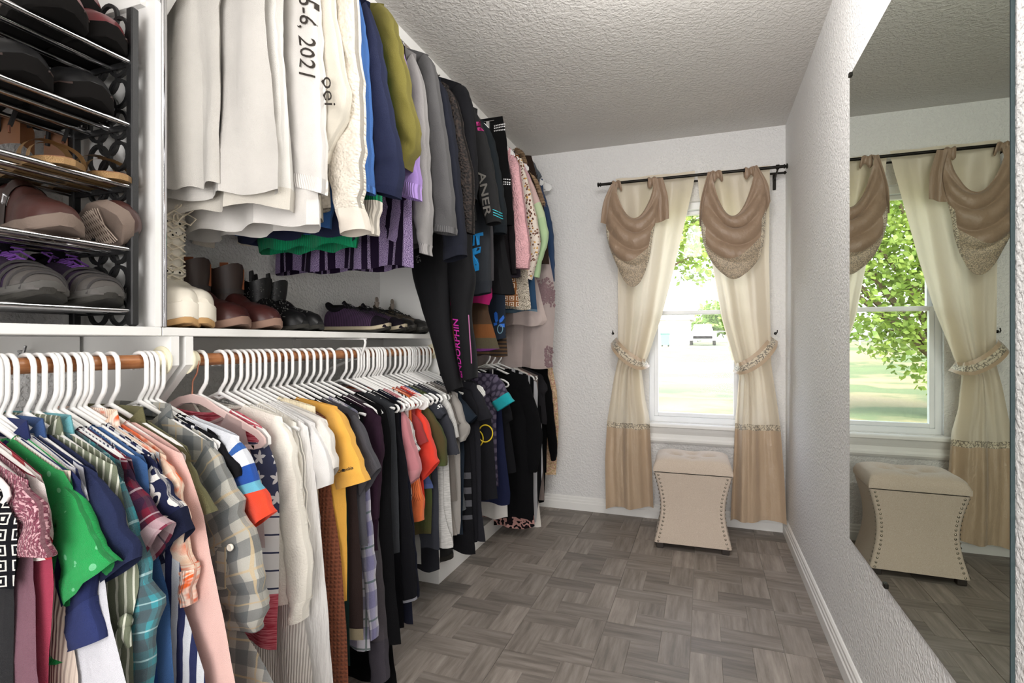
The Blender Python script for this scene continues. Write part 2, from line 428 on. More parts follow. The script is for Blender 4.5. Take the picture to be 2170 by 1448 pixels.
for iy in range(0, 9):
    for ix in range(0, 6):
        cx, cy = X0 + (ix + .5) * T, Y0 + (iy + .5) * T
        if cx - T / 2 > RIGHT - .005 or cy - T / 2 > BACK: continue
        if iy < 2 and ix < 2: out_of_way.append((cx, cy)); continue
        t = link('floor_tile', TILE, fl, (cx, cy, 0))
        mir = rnd.random() < .12
        lay = [('h', -.5, 1), ('v', 1, .5), ('h', .5, -1), ('v', -1, -.5), (rnd.choice('cd'), 0, 0)]
        for k, a, bb in lay:
            if mir: a = -a
            w_ = {'h': 2 * q, 'v': q}.get(k, q); x1 = cx + a * q + w_ / 2
            if x1 > RIGHT - .001:                       # cut at the wall
                if cx + a * q - w_ / 2 > RIGHT - .012: continue
                s_ = (RIGHT - .002 - (cx + a * q - w_ / 2)) / w_
                link('plank', PK[k], t, (a * q - w_ / 2 * (1 - s_), bb * q, 0), (0, 0, 0), (s_, 1, 1))
            else:
                d_ = {'v': 2 * q}.get(k, q); y1 = cy + bb * q + d_ / 2
                if y1 > BACK:
                    if y1 - d_ > BACK - .012: continue
                    s_ = (BACK - .002 - (y1 - d_)) / d_
                    link('plank', PK[k], t, (a * q, bb * q - d_ / 2 * (1 - s_), 0), (0, 0, 0), (1, s_, 1))
                else: link('plank', PK[k], t, (a * q, bb * q, 0))

rest = MB()        # the floor behind the camera and under the clothes, joined
for cx, cy in out_of_way:
    for k, a, bb in [('h', -.5, 1), ('v', 1, .5), ('h', .5, -1), ('v', -1, -.5), (rnd.choice('cd'), 0, 0)]:
        w, d = {'h': (2 * q, q), 'v': (q, 2 * q)}.get(k, (q, q)); g = .0003
        x0, x1, y0, y1 = cx + a * q - w / 2 + g, min(cx + a * q + w / 2 - g, RIGHT - .001), cy + bb * q - d / 2 + g, cy + bb * q + d / 2 - g
        if x1 - x0 < .01 or y0 < REAR: continue
        du = rnd.uniform(0, 9); f = (lambda p: (p[0] + du, p[1])) if k in 'hc' else (lambda p: (p[1] + du, p[0]))
        r0 = [(x0, y0, -.003), (x1, y0, -.003), (x1, y1, -.003), (x0, y1, -.003)]; r1 = [(x, y, 0) for x, y, z in r0]
        rest.rings([r0, r1], 1 if k in 'hc' else 0, False, True, True, [[f(p) for p in r] for r in (r0, r1)])
stuff(rest.build('planks', [M_PLANK, M_PLANKD], fl, False, auto=None))

# baseboards with a stepped profile
def baseboard(name, p0, p1, nrm):
    prof = [(0, 0), (.016, 0), (.016, .045), (.012, .05), (.012, .062), (.009, .067), (.009, .078), (.004, .084), (0, .085)]
    b = MB()
    rings = [[(p[0] + nrm[0] * d, p[1] + nrm[1] * d, z) for d, z in prof] for p in (p0, p1)]
    b.rings(rings, 0, True, True); return struct(b.build(name, M_TRIM, None, False))
baseboard('baseboard_right', (RIGHT, REAR), (RIGHT, BACK), (-1, 0))
baseboard('baseboard_back', (LEFT, BACK), (RIGHT - .016, BACK), (0, -1))

# window: vinyl frame, two sashes, stool and apron
M_VINYL = plain('white_vinyl', '#eef0f2', .35)
gl = NT('window_glass'); 
_g = gl.n('ShaderNodeBsdfGlossy'); _g.inputs['Roughness'].default_value = .02; _t = gl.n('ShaderNodeBsdfTransparent'); _m = gl.n('ShaderNodeMixShader'); _m.inputs[0].default_value = .012
gl.l(_t.outputs[0], _m.inputs[1]); gl.l(_g.outputs[0], _m.inputs[2]); gl.l(_m.outputs[0], gl.out.inputs[0]); M_GLASS = gl.m
win = bpy.data.objects.new('window_1', None); COL.objects.link(win); win.location = ((WX0 + WX1) / 2, BACK + .05, WZ0); struct(win)
b = MB(); fw = .028
b.box(WX0, WX0 + fw, BACK + .03, BACK + .10, WZ0, WZ1); b.box(WX1 - fw, WX1, BACK + .03, BACK + .10, WZ0, WZ1)
b.box(WX0 + fw, WX1 - fw, BACK + .03, BACK + .10, WZ1 - .04, WZ1); b.box(WX0 + fw, WX1 - fw, BACK + .02, BACK + .10, WZ0, WZ0 + .03)
b.build('window_frame', M_VINYL, win, False)
ZM = 1.245
def sash(z0, z1, y, nm):
    b = MB(); a, c, r = WX0 + fw, WX1 - fw, .024
    b.box(a, a + r, y, y + .03, z0, z1, bev=.003); b.box(c - r, c, y, y + .03, z0, z1, bev=.003)
    b.box(a + r, c - r, y, y + .03, z0, z0 + r, bev=.003); b.box(a + r, c - r, y, y + .03, z1 - r, z1, bev=.003)
    o = b.build('sash', M_VINYL, win, False)
    g = MB(); g.box(a + r, c - r, y + .012, y + .016, z0 + r, z1 - r); g.build('pane', M_GLASS, o, False)
sash(WZ0 + .03, ZM + .012, BACK + .035, 'lower'); sash(ZM - .012, WZ1 - .04, BACK + .068, 'upper')
st = MB(); st.box(-.47, .36, BACK - .045, BACK + .03, WZ0 - .03, WZ0 - .004, bev=.006); st.build('window_sill', M_TRIM, win, False)
ap = MB()
prof = [(0, WZ0 - .125), (.012, WZ0 - .125), (.02, WZ0 - .112), (.02, WZ0 - .1), (.013, WZ0 - .09), (.013, WZ0 - .07), (.024, WZ0 - .05), (.03, WZ0 - .036), (.03, WZ0 - .03), (0, WZ0 - .03)]
ap.rings([[(x, BACK - d, z) for d, z in prof] for x in (-.45, .34)], 0, True, True); ap.build('apron', M_TRIM, win, False)

# closet: shelves, panels, brackets, fascia, base plinth
PY0, PY1 = .815, .828      # upright between the shoe rack and the long shelf
DY0, DY1 = 2.105, 2.125    # far divider
b = MB(); b.box(LEFT, SHX, -.3, PY1, SHZ - .019, SHZ, bev=.0015)
tag(b.build('closet_shelf', M_SHELF, None, False), 'white painted closet shelf carrying the chrome shoe rack', 'shelf')
b = MB(); b.box(LEFT, SHX, PY1 + .002, DY0 - .001, SHZ - .019, SHZ, bev=.0015)
tag(b.build('closet_shelf', M_SHELF, None, False), 'long white closet shelf carrying the row of boots', 'shelf')
b = MB(); b.box(LEFT, SHX, DY1 + .001, BACK, SHZ - .019, SHZ, bev=.0015)
tag(b.build('closet_shelf', M_SHELF, None, False), 'white closet shelf beyond the tall divider, half hidden by hanging clothes', 'shelf')
pan = thing('closet_partition', 'white partition panel with a chrome edge strip right of the shoe rack', 'partition', (LEFT, PY0, SHZ))
b = MB(); b.box(LEFT, SHX - .002, PY0, PY1, SHZ + .0005, 1.80); b.build('panel', M_SHELF, pan, False)
b = MB(); b.box(LEFT, SHX - .03, PY0 - .012, PY0, 1.79, 1.805); b.build('cap_strip', M_SHELF, pan, False)
b = MB(); b.box(LEFT, SHX - .002, .262, .275, SHZ + .0005, CEIL - .001); tag(b.build('closet_partition', M_SHELF, None, False), 'white panel added out of view to shade the shoe rack', 'partition')  # unseen panel, added to keep the rear fill off the rack
b = MB(); b.box(SHX - .006, SHX + .001, PY1, PY1 + .004, SHZ + .001, CEIL - .01); b.tube([(SHX + .001, PY1 + .007, SHZ + .001), (SHX + .001, PY1 + .007, CEIL - .01)], .0035, 8)
b.build('edge_strip', M_CHROME, pan, False)
b = MB(); b.box(LEFT, SHX - .005, DY0, DY1, .0885, CEIL - .001)
tag(b.build('closet_divider', M_SHELF, None, False), 'tall white divider board between the two hanging bays', 'divider')
b = MB(); b.box(LEFT, SHX, DY0, BACK - .017, .0, .088)
tag(b.build('base_plinth', M_SHELF, None, False), 'low white plinth box on the floor under the black clothes', 'plinth')
b = MB(); b.box(SHX - .022, SHX - .004, PY1 + .012, BACK, CEIL - .045, CEIL); struct(b.build('trim_1', M_TRIM, None, False))
def bracket(y0, y1, xf, ztop, zf, label, diag=.06, front=None):
    poly = [(xf, ztop), (xf, zf)]
    d = min(.16, xf - LEFT - .02)
    poly += [(xf - d, zf - d), (LEFT + .001, zf - d), (LEFT + .001, ztop)]
    b = MB(); b.prism(poly, y0, y1); return tag(b.build('shelf_bracket', M_SHELF, None, False), label, 'bracket')
bracket(.851, .870, SHX - .002, SHZ - .0195, 1.017, 'white wooden shelf bracket with the ivory rod cup')
bracket(.886, .905, SHX - .002, SHZ - .0195, 1.017, 'second white wooden shelf bracket holding the start of the long rod')
poly = [(SHX - .002, CEIL - .001), (SHX - .002, 1.842), (-1.175, 1.77), (LEFT + .001, 1.77), (LEFT + .001, CEIL - .001)]
b = MB(); b.prism(poly, .851, .870); tag(b.build('shelf_bracket', M_SHELF, None, False), 'white angled bracket board near the ceiling above the partition', 'bracket')
# cleats on the wall under the shelf
b = MB(); b.box(LEFT, LEFT + .018, .905, DY0, SHZ - .075, SHZ - .0195, bev=.001); tag(b.build('wall_cleat', M_SHELF, None, False), 'white wall cleat under the boot shelf', 'cleat')
hk = thing('hook_rail', 'white hook rail on the wall behind the left rod', 'hook rail', (LEFT, .3, SHZ - .08))
b = MB(); b.box(LEFT, LEFT + .018, -.1, .84, SHZ - .095, SHZ - .0195, bev=.001); b.build('board', M_SHELF, hk, False)
for k in range(5):
    y = .42 + .075 * k; b = MB(); z = SHZ - .052
    b.tube([(LEFT + .018, y, z), (LEFT + .035, y, z - .006), (LEFT + .042, y, z + .012)], .003, 6); b.tube([(LEFT + .02, y, z - .006), (LEFT + .03, y, z - .022), (LEFT + .038, y, z - .012)], .003, 6)
    b.build('hook', M_CHROME, hk)
# rods
def rod(y0, y1, z, label, cup0=False, cup1=False):
    t = thing('closet_rod', label, 'clothes rod', (RODX, y0, z))
    b = MB(); b.tube([(RODX, y0, z), (RODX, (y0 + y1) / 2, z), (RODX, y1, z)], .0145, 16); b.build('pole', M_ROD, t)
    for y, s_, on in ((y0, 1, cup0), (y1, -1, cup1)):
        if on:
            b = MB(); b.lathe([(.0, y), (.033, y), (.033, y + .003 * s_), (.024, y + .005 * s_), (.022, y + .024 * s_), (.017, y + .026 * s_), (.0155, y + .012 * s_)], (RODX, 0, z), 'y', 20, cap=False); b.build('rod_cup', M_IVORY, t)
    return t
rod(-.3, .851, ROD_LOW, 'brown wooden rod under the left shelf, full of hangers', False, True)
rod(.905, DY0, ROD_LOW, 'brown wooden rod under the boot shelf, full of hangers', True, True)
rod(DY1, BACK - .001, ROD_LOW, 'brown wooden rod beyond the divider with dark clothes', False, False)
rod(.870, DY0, ROD_UP, 'upper wooden rod near the ceiling carrying sweatshirts', True, True)
rod(DY1, BACK - .001, ROD_UP, 'upper wooden rod beyond the divider near the window wall', False, False)
# metal rod bracket
yb = 1.55
t = thing('rod_bracket', 'white metal rod support bracket under the boot shelf', 'bracket', (LEFT + .02, yb, SHZ - .03))
b = MB(); b.box(LEFT + .018, LEFT + .022, yb - .02, yb + .02, SHZ - .19, SHZ - .0255); b.build('wall_plate', M_PLASTIC, t, False)
b = MB(); b.box(LEFT + .022, -1.09, yb - .008, yb + .008, SHZ - .0245, SHZ - .0205)
b.tube([(-1.094, yb, SHZ - .022), (-1.09, yb, SHZ - .034), (-1.094, yb, SHZ - .05), (-1.112, yb, ROD_LOW - .017), (-1.13, yb, ROD_LOW - .0195), (-1.147, yb, ROD_LOW - .014)], .006, 8, ry=.003); b.build('arm', M_PLASTIC, t)
b = MB(); b.tube([(LEFT + .024, yb, SHZ - .18), (-1.15, yb, ROD_LOW - .02)], .005, 8); b.build('brace', M_PLASTIC, t)

# mirror
A = P(1805, 160, X=RIGHT); B = P(1805, 1142, X=RIGHT); Cc = P(2152, 1000, X=RIGHT)
mz1, mz0, my1, my0 = A.z, B.z, A.y, Cc.y
mir = thing('wall_mirror', 'large frameless mirror clipped to the right wall', 'mirror', (RIGHT, (my0 + my1) / 2, mz0))
nt = NT('mirror_silver'); M_MIR = nt.fin('#c3cabd', .0, 1.0)
nt = NT('mirror_edge'); M_MEDGE = nt.fin('#3b4a4c', .25, 0.0)
b = MB(); b.box(RIGHT - .0055, RIGHT - .0005, my0, my1, mz0, mz1); b.build('glass_edge', M_MEDGE, mir, False)
b = MB(); ii = [b.vert(p) for p in ((RIGHT - .0061, my0 + .0015, mz0 + .0015), (RIGHT - .0061, my1 - .0015, mz0 + .0015), (RIGHT - .0061, my1 - .0015, mz1 - .0015), (RIGHT - .0061, my0 + .0015, mz1 - .0015))]
b.face(ii); b.build('mirror_face', M_MIR, mir, False)
for (yy, zz) in ((my1 - .012, mz1 - .004), (my1 - .35, mz0 + .004)):
    b = MB(); b.box(RIGHT - .011, RIGHT, yy - .008, yy + .008, zz - .006, zz + .008, bev=.002); b.build('clip', M_BLACKMETAL, mir, False)
# ---------------------------------------------------------------- hangers
def hanger_parts(kind):
    """hook and frame meshes around the rod centre at the origin, in the XZ plane"""
    r = .0046 if kind != 'velvet' else .0018
    hk = MB(); R = .0145 + r
    if kind == 'velvet':
        pth = [(-.02, 0, -.004)] + [(.021 * cos(a), 0, .021 * sin(a) - .004 + .0) for a in [pi - pi * k / 10 for k in range(11)]] + [(.016, 0, -.03), (.002, 0, -.05), (0, 0, -.085)]
    else:
        top = R; w = .0225
        pth = [(-w, 0, -.018), (-w, 0, top - .022), (-w + .004, 0, top - .009), (-w + .012, 0, top - .002), (0, 0, top), (w - .012, 0, top - .001), (w - .004, 0, top - .008), (w, 0, top - .02), (w, 0, -.045), (w - .003, 0, -.056), (w - .012, 0, -.068), (.003, 0, -.077), (0, 0, -.088)]
    hk.tube(pth, r, 8)
    fr = MB(); rr = r
    if kind == 'white':
        loop = [(0, 0, -.084), (.06, 0, -.106), (.13, 0, -.134), (.184, 0, -.157), (.198, 0, -.166), (.202, 0, -.176), (.196, 0, -.184), (.185, 0, -.187), (.1, 0, -.187)]
        pts = loop + [(-x, y, z) for x, y, z in reversed(loop)]
        pts[len(loop) - 1] = (.06, 0, -.187)
        fr.tube(pts, rr, 8)
        fr.tube([(-.016, 0, -.092), (0, 0, -.098), (.016, 0, -.092)], .004, 6)
    elif kind == 'open':       # no bottom bar, notched arms ending in short bars
        for s in (-1, 1):
            fr.tube([(0, 0, -.084), (s * .06, 0, -.106), (s * .13, 0, -.134), (s * .142, 0, -.148), (s * .156, 0, -.158), (s * .205, 0, -.17)], rr, 8)
            fr.tube([(s * .158, 0, -.158), (s * .15, 0, -.140)], rr, 8)
    elif kind == 'paddle':     # broad rounded shoulder ends
        for s in (-1, 1):
            fr.tube([(0, 0, -.084), (s * .07, 0, -.110), (s * .14, 0, -.138), (s * .17, 0, -.15)], [rr, rr * 1.1, rr * 1.3, rr * 1.4], 8)
            out = [(s * .135, -.137), (s * .165, -.142), (s * .195, -.156), (s * .211, -.172), (s * .212, -.188), (s * .198, -.199), (s * .178, -.197), (s * .163, -.18), (s * .153, -.158)]
            fr.prism(out, -.0045, .0045)
        fr.tube([(-.19, 0, -.196), (0, 0, -.196), (.19, 0, -.196)], .0038, 6)
    elif kind == 'velvet':
        loop = [(.0, -.080), (.04, -.088), (.08, -.108), (.15, -.135), (.2, -.156), (.217, -.17), (.219, -.182), (.21, -.192), (.19, -.197)]
        inn = [(.18, -.188), (.2, -.184), (.204, -.176), (.19, -.166), (.14, -.146), (.07, -.119), (.03, -.103), (0, -.1)]
        for s in (-1, 1):
            fr.prism([(s * a, z) for a, z in loop] + [(s * a, z) for a, z in inn], -.003, .003)
        fr.box(-.19, .19, -.003, .003, -.197, -.188)
    elif kind == 'clip':
        fr.tube([(0, 0, -.08), (0, 0, -.094)], .003, 8); fr.tube([(-.15, 0, -.095), (0, 0, -.093), (.15, 0, -.095)], .003, 8)
    return hk, fr
M_VELVET = plain('pink_velvet', '#e3c3bd', .95, bump=.2, bscale=400, Sheen_Weight=.6)
M_COPPER = plain('copper_wire', '#c98a72', .3, .9)
M_OFFWHITE = plain('cream_plastic', '#efe9dc', .35)
HM = {}
def hanger(kind, Y, z, label, group=None, x=RODX, tilt=0.0, m=None, yaw=0.0):
    if kind not in HM:
        hk, fr = hanger_parts(kind); mm = {'velvet': (M_COPPER, M_VELVET), 'clip': (M_CHROME, M_CHROME)}.get(kind, (M_PLASTIC, M_PLASTIC))
        HM[kind] = (hk.mesh('hook', mm[0], True, auto=.9), fr.mesh('hanger_frame', mm[1], True, auto=.9))
        if kind == 'clip':
            c = MB(); c.box(-.008, .008, -.007, -.001, -.03, .004, bev=.001); c.box(-.008, .008, .001, .007, -.03, .004, bev=.001); c.tube([(-.007, 0, .002), (.007, 0, .002)], .0035, 8); HM['clipm'] = c.mesh('clip', M_CHROME, False)
    t = thing('coat_hanger', label, 'hanger', (x, Y, z), group); t.rotation_euler = (0, tilt, yaw)
    link('hook', HM[kind][0], t); link('hanger_frame', HM[kind][1], t)
    if kind == 'clip':
        for s in (-1, 1): link('clip', HM['clipm'], t, (s * .12, 0, -.1))
    return t

# ---------------------------------------------------------------- garments
def nz(x, y, z, s): return noise.noise(Vector((x * s, y * s, z * s)))
class Garment:
    """one hanging garment in the plane across the rod at depth Y; outlines come in as points of that plane"""
    def __init__(s, d, cat, Y, m, tip, body=(), name=None, label=None, rod='low', nk=.085, dip=.05, th=.011, amp=.006, thz=None, hz=None,
                 hang='white', collar=None, group=None, band=None, flat=False, htilt=0.0, hlabel=None, hem_wave=.006, px=True, left=None, mirror_body=True):
        s.Y = Y; s.m = m; s.rz = {'low': ROD_LOW, 'up': ROD_UP}[rod]; s.th = th; s.amp = amp; s.d = d
        q = (lambda p: p) if not px else (lambda p: (lambda w: (w.x, w.z))(P(p[0], p[1], Y=Y)) if len(p) == 2 else (p[0], p[1]))
        s.q = q
        xs, zs = q(tip); s.xs, s.zs = xs, zs
        s.t = thing(name or cat.replace(' ', '_'), label or d, cat, (RODX, Y, s.rz), group)
        bl = [q(p) for p in body]
        if not bl: bl = [(xs - .05, zs - .2), (xs - .06, zs - .5)]
        if hz is not None: bl.append((bl[-1][0] + .004, hz))
        pl = [(xs, zs)] + bl
        pl = [pl[0]] + [p for p in pl[1:] if p[1] < zs]
        pl.sort(key=lambda p: -p[1]); s.pl = pl
        zh = pl[-1][1]
        znk = s.rz - .077 - nk * .41 if not flat else zs
        if not flat: znk = max(znk, zs + .012)
        N, M = 26, 22; zb = None
        half = max(xs - RODX, .05)
        s.seed = hash((d, 3)) % 997 if False else sum(ord(c) for c in d) % 997
        sd = s.seed * .37
        def top(x):
            ax = abs(x)
            if flat: return zs
            fx = ax * half
            if fx < nk: return None
            zl = znk + (zs - znk) * ((fx - nk) / max(half - nk, .02)) ** 1.15
            arm = s.rz - .084 - .41 * min(fx, .2) + .0100
            return max(zl, arm) if hang and fx < .212 else zl
        def pt(sx, t, side):
            zt = top(sx)
            if zt is None:
                f = abs(sx) * half / nk; dd = dip if side < 0 else dip * .25
                zt = znk - dd * (1 - f * f)
            z = zt + (zh - zt) * t
            if t > .9: z += hem_wave * sin(sx * 9 + sd) * (t - .9) * 10
            XR = lerp_at(s.pl, z); hr = XR - RODX
            if hr < .05: hr = .05
            xx = sx * hr
            if sx < 0:
                hl = min(hr, .262) if left is None else left + (min(hr, .262) - left) * (1 - t)
                xx = sx * hl
            edge = max(0.0, 1 - abs(sx) ** 4) ** .5
            grow = .62 + .38 * smoothstep(t * 2.2)
            thh = th if thz is None else th + (thz - th) * smoothstep((t - .25) / .75)
            topf = min(1.0, .12 + t * 9) if abs(sx) * half > nk else .8
            y = side * max(thh * edge * grow * topf, (.0085 if hang else .004) * edge if not flat else 0)
            a = amp * smoothstep(t * 1.6)
            wx = xx * 38
            y += a * (sin(wx + 2.6 * sin(z * 2.3) + .8) + .55 * sin(wx * 1.9 + 1.7 * z + 2.1)) * (.35 + .65 * edge)
            y += .45 * a * nz(xx, sd, z, 9.0) + .0016 * nz(xx + sd, side, z, 32.0) * min(1, t * 6)
            return (RODX + xx, Y + y, z), (xx if side < 0 else xx + .7, z - zs)
        s.bv = MB()
        def rows(mb, t0, t1, M, fat=0.0):
            def fn(i, j):
                k = i * 2 * N; t = t0 + (t1 - t0) * j
                if k <= N: sx = -1 + 2 * k / N; side = -1
                else: sx = 1 - 2 * (k - N) / N; side = 1
                sx = max(-1, min(1, sx))
                sx = math.copysign(abs(sx) ** .9, sx)
                p, uv = pt(sx, t, side)
                if fat: p = (p[0] + .3 * fat * sx, p[1] + side * fat, p[2])
                return p, uv
            mb.grid(2 * N, M, fn, wrap=True)
        if band:
            bm_, bh = band; tb = 1 - bh / max(.05, (znk - zh))
            rows(s.bv, 0, tb, M); s.body = s.bv.build('bodice' if 'dress' in cat else 'body', m, s.t)
            w = MB(); rows(w, tb, 1.0, 4, .0015); w.build('hem_band', bm_, s.t)
        else:
            rows(s.bv, 0, 1, M); s.body = s.bv.build('body', m, s.t)
        if collar: s.add_collar(collar, nk, znk)
        elif not flat and nk < .12:
            w = MB()
            ring = []
            for k in range(25):
                a = 2 * pi * k / 24; x = nk * 1.02 * cos(a); fr_ = -sin(a)
                f = abs(cos(a)); dd = (dip if fr_ < 0 else dip * .25) * (1 - f * f)
                ring.append((RODX + x, Y + fr_ * max(th * .55, .006), znk - dd))
            w.tube(ring, .0042, 6, cap=False); w.build('neckband', m, s.t)
        if hang:
            s.h = hanger(hang, Y, s.rz, hlabel or ({'white': 'white plastic tube hanger holding the ', 'open': 'white notched hanger holding the ', 'paddle': 'white broad-ended hanger holding the ', 'velvet': 'blush velvet hanger with copper hook holding the ', 'clip': 'metal clip hanger holding the '}[hang] + d), group='hangers on the ' + ('lower' if rod == 'low' else 'upper') + ' rods', tilt=htilt)
    def add_collar(s, m, nk, znk):
        w = MB()
        def fn(i, j):
            a = 2 * pi * i * .94 + .19 - pi / 2 + .0; x = nk * cos(a); y = sin(a) * max(s.th * .8, .011)
            f = abs(cos(a)); dip = .055 * (1 - f * f) if sin(a) < 0 else .0
            zz, out = ((-.004, 0), (.022, .002), (.026, .008), (.010, .014), (-.016, .020))[j] if isinstance(j, int) else (0, 0)
            return (0, 0, 0), (0, 0)
        prof = ((-.004, 0), (.022, .002), (.026, .007), (.010, .012), (-.020, .019))
        rings = []; uvs = []
        for zz, out in prof:
            r = []; uu = []
            for k in range(27):
                a = -pi / 2 + .18 + (2 * pi - .36) * k / 26
                f = abs(cos(a)); dp = .05 * (1 - f * f) if sin(a) < 0 else 0.0
                x = (nk + out) * cos(a); y = sin(a) * (max(s.th * .7, .009) + out * .35)
                r.append((RODX + x, s.Y + y, znk - dp + zz)); uu.append((x, zz))
            rings.append(r); uvs.append(uu)
        w.rings(rings, 0, False, False, False, uvs); w.build('collar', m, s.t)
    def sleeve(s, st, m=None, cuff=None, th=None, both=True, name='sleeve', seg=18, rows=20, puff=0.0, cufffat=.002, start=True, wr=.004):
        """st: stations (outer u, outer v, inner u, inner v); cuff = (material, share of the length)"""
        m = m or s.m; th = th or s.th
        S = []
        if start: S.append((s.xs - .012, s.zs + .003, s.xs - .075, s.zs - .10)) if True else None
        for e in st:
            o, i = s.q(e[:2]), s.q(e[2:4]); S.append((*o, *i))
        C = crom(S, 60); sd = s.seed * .13
        def sample(t):
            k = min(int(t * 60), 59); f = t * 60 - k
            return [a + (b - a) * f for a, b in zip(C[k], C[k + 1])]
        L = sum((Vector(C[k + 1][:2]) - Vector(C[k][:2])).length for k in range(60))
        def make(mb, t0, t1, rows, mirror, fat):
            def fn(i, j):
                t = t0 + (t1 - t0) * j; ox, oz, ix, iz = sample(t)
                a = 2 * pi * i; ca, sa = cos(a), sin(a)
                ca_ = math.copysign(abs(ca) ** .75, ca); sa_ = math.copysign(abs(sa) ** .8, sa)
                hx, hz = (ox - ix) / 2, (oz - iz) / 2; cx, cz = (ox + ix) / 2, (oz + iz) / 2
                k = (1 + fat * 4)
                x = cx + hx * ca_ * k; z = cz + hz * ca_ * k
                ty = (th * (.55 + .45 * smoothstep(t * 3)) + fat) * (1 + puff * sin(pi * min(1, t)))
                y = ty * sa_
                wv = wr * (nz(x * 1.0, sd, z * 1.6, 26.0) + .6 * sin(z * 70 + 3 * sin(x * 40 + sd) + sd) * smoothstep(t * 3))
                y += wv * (1 + 0 * sa_); x += .35 * wv * (1 if ca > 0 else .3)
                if mirror:
                    x = 2 * RODX - (s.xs + .22 * (x - s.xs)) - .0; x = max(x, LEFT + .012)
                return (x, s.Y + y, z), (abs(ox - ix) * ca_ * .5 if sa < 0 else abs(ox - ix) * ca_ * .5 + .4, -t * L)
            mb.grid(seg, rows, fn, wrap=True)
        outs = []
        for mirror in ((False, True) if both else (False,)):
            tc = 1 - (cuff[1] if cuff else 0)
            b = MB(); make(b, 0, tc, rows, mirror, 0.0); o = b.build(name, m, s.t); outs.append(b)
            if cuff:
                c = MB(); make(c, tc - .004, 1.0, 5, mirror, cufffat); c.build('cuff', cuff[0], o)
        s.sv = outs[0]
        return s
def lbl(txt): return txt

# lettering laid on a cloth surface: baseline from p0 to p1 (pixels at depth Y), reading along it
M_INK = plain('black_ink', '#1a1a1c', .7)
def lettering(g, txt, p0, p1, mat, srf, shear=0.0, squeeze=1.0, name='lettering', bold=0.0, push=.0034, h=None, flip=1):
    Y = g.Y; a, b_ = P(*p0, Y=Y), P(*p1, Y=Y)
    cu = bpy.data.curves.new('lettering', 'FONT'); cu.body = txt; cu.size = 1.0; cu.shear = shear; cu.offset = bold; cu.resolution_u = 3
    o = bpy.data.objects.new('tmp_text', cu); COL.objects.link(o)
    dg = bpy.context.evaluated_depsgraph_get(); me = bpy.data.meshes.new_from_object(o.evaluated_get(dg)); bpy.data.objects.remove(o)
    bm = bmesh.new(); bm.from_mesh(me); bmesh.ops.triangulate(bm, faces=bm.faces); bmesh.ops.subdivide_edges(bm, edges=[e for e in bm.edges if e.calc_length() > .12], cuts=3); bm.to_mesh(me); bm.free()
    xs = [v.co.x for v in me.vertices]; x0, x1 = min(xs), max(xs)
    d = Vector((b_.x - a.x, 0, b_.z - a.z)); L = d.length; d.normalize(); up = Vector((-d.z, 0, d.x)) * flip
    k = L / (x1 - x0); kh = k * squeeze if h is None else h
    bvh = BVHTree.FromPolygons(srf.v, srf.f) if srf else None
    base = g.t.location if hasattr(g, 't') else g.location
    for v in me.vertices:
        p = Vector((a.x, Y, a.z)) + d * ((v.co.x - x0) * k) + up * (v.co.y * kh)
        y = Y - .02
        if bvh:
            y = Y + .004
            hit = bvh.ray_cast(Vector((p.x, Y - .3, p.z)), Vector((0, 1, 0)))
            if hit[0] is not None: y = hit[0].y
        v.co = Vector((p.x, y - push, p.z)) - base
    me.materials.clear(); me.materials.append(mat)
    ob = bpy.data.objects.new(name, me); COL.objects.link(ob); ob.parent = g.t
    return ob
def YT(u, X=-.905):
    return X / math.tan(math.atan((u - 1085.0) / FPX) - TH)
W_ = '#efece6'
KN = dict(extra='knit')
LOW = 'clothes on the left lower rod'; LOWR = 'clothes on the long lower rod'; FARL = 'dark clothes beyond the divider'
UPG = 'sweatshirts on the upper rod'; FARU = 'clothes on the far upper rod'

def G(d, cat, u, m, tip, body=(), sl=None, slm=None, cuff=None, X=-.905, Y=None, sth=None, both=True, puff=0.0, swr=.004, **kw):
    kw.setdefault('group', LOW); kw.setdefault('name', cat.replace(' ', '_'))
    Y = Y if Y is not None else YT(u, X)
    g = Garment(d, cat, Y, m, tip, body, **kw)
    if sl: g.sleeve(sl, slm, cuff, sth, both, puff=puff, wr=swr)
    return g

for k_ in range(1): hanger('white', .448, ROD_LOW, 'white plastic tube hanger nearest the frame edge on the left rod', 'hangers on the lower rods')
# ---- left lower rod, near to far -------------------------------------------------------------
c = fab('#15151a', 'geo', '#d8d5d0', sc=.72)
G('black and white square print tank', 'tank top', 52, c, (-8, 1012), [(14, 1060), (36, 1105), (38, 1150), (33, 1240)], th=.008, Y=.470, label='black tank top with white square print at the near end of the left rod')
G('charcoal straight skirt', 'skirt', 50, fab('#2a2a2c'), (46, 1150), [(31, 1240), (33, 1420)], flat=True, hang=None, th=.008, hz=.45, label='charcoal skirt below the black and white square print')
c = fab('#7d4655', 'marl', '#5c2c3a', '#c49aa0', extra='rib')
G('marled maroon knit top', 'sweater', 66, c, (60, 1018), [(62, 1110), (72, 1172)], [(88, 1075, 55, 1105), (100, 1130, 46, 1140), (108, 1181, 36, 1164)], label='marled maroon and white knit top with short sleeves', sth=.013)
G('dusty plum long top', 'blouse', 72, fab('#75535f', rough=.6), (66, 1040), [(70, 1200), (76, 1330), (84, 1500)], hz=.3, label='dusty plum long top hanging under the marled maroon knit')
c = fab('#e9e0da', 'diag', '#b32b37', sc=1.7)
G('white shirt with red diagonal stripes', 'shirt', 97, c, (94, 1026), [(108, 1085), (112, 1130), (108, 1180)], label='white shirt with red diagonal stripes beside the green blouse')
G('crimson long top', 'blouse', 102, fab('#a33a52'), (96, 1060), [(109, 1130), (112, 1260), (104, 1400), (106, 1500)], hz=.3, label='crimson long top below the red striped shirt')
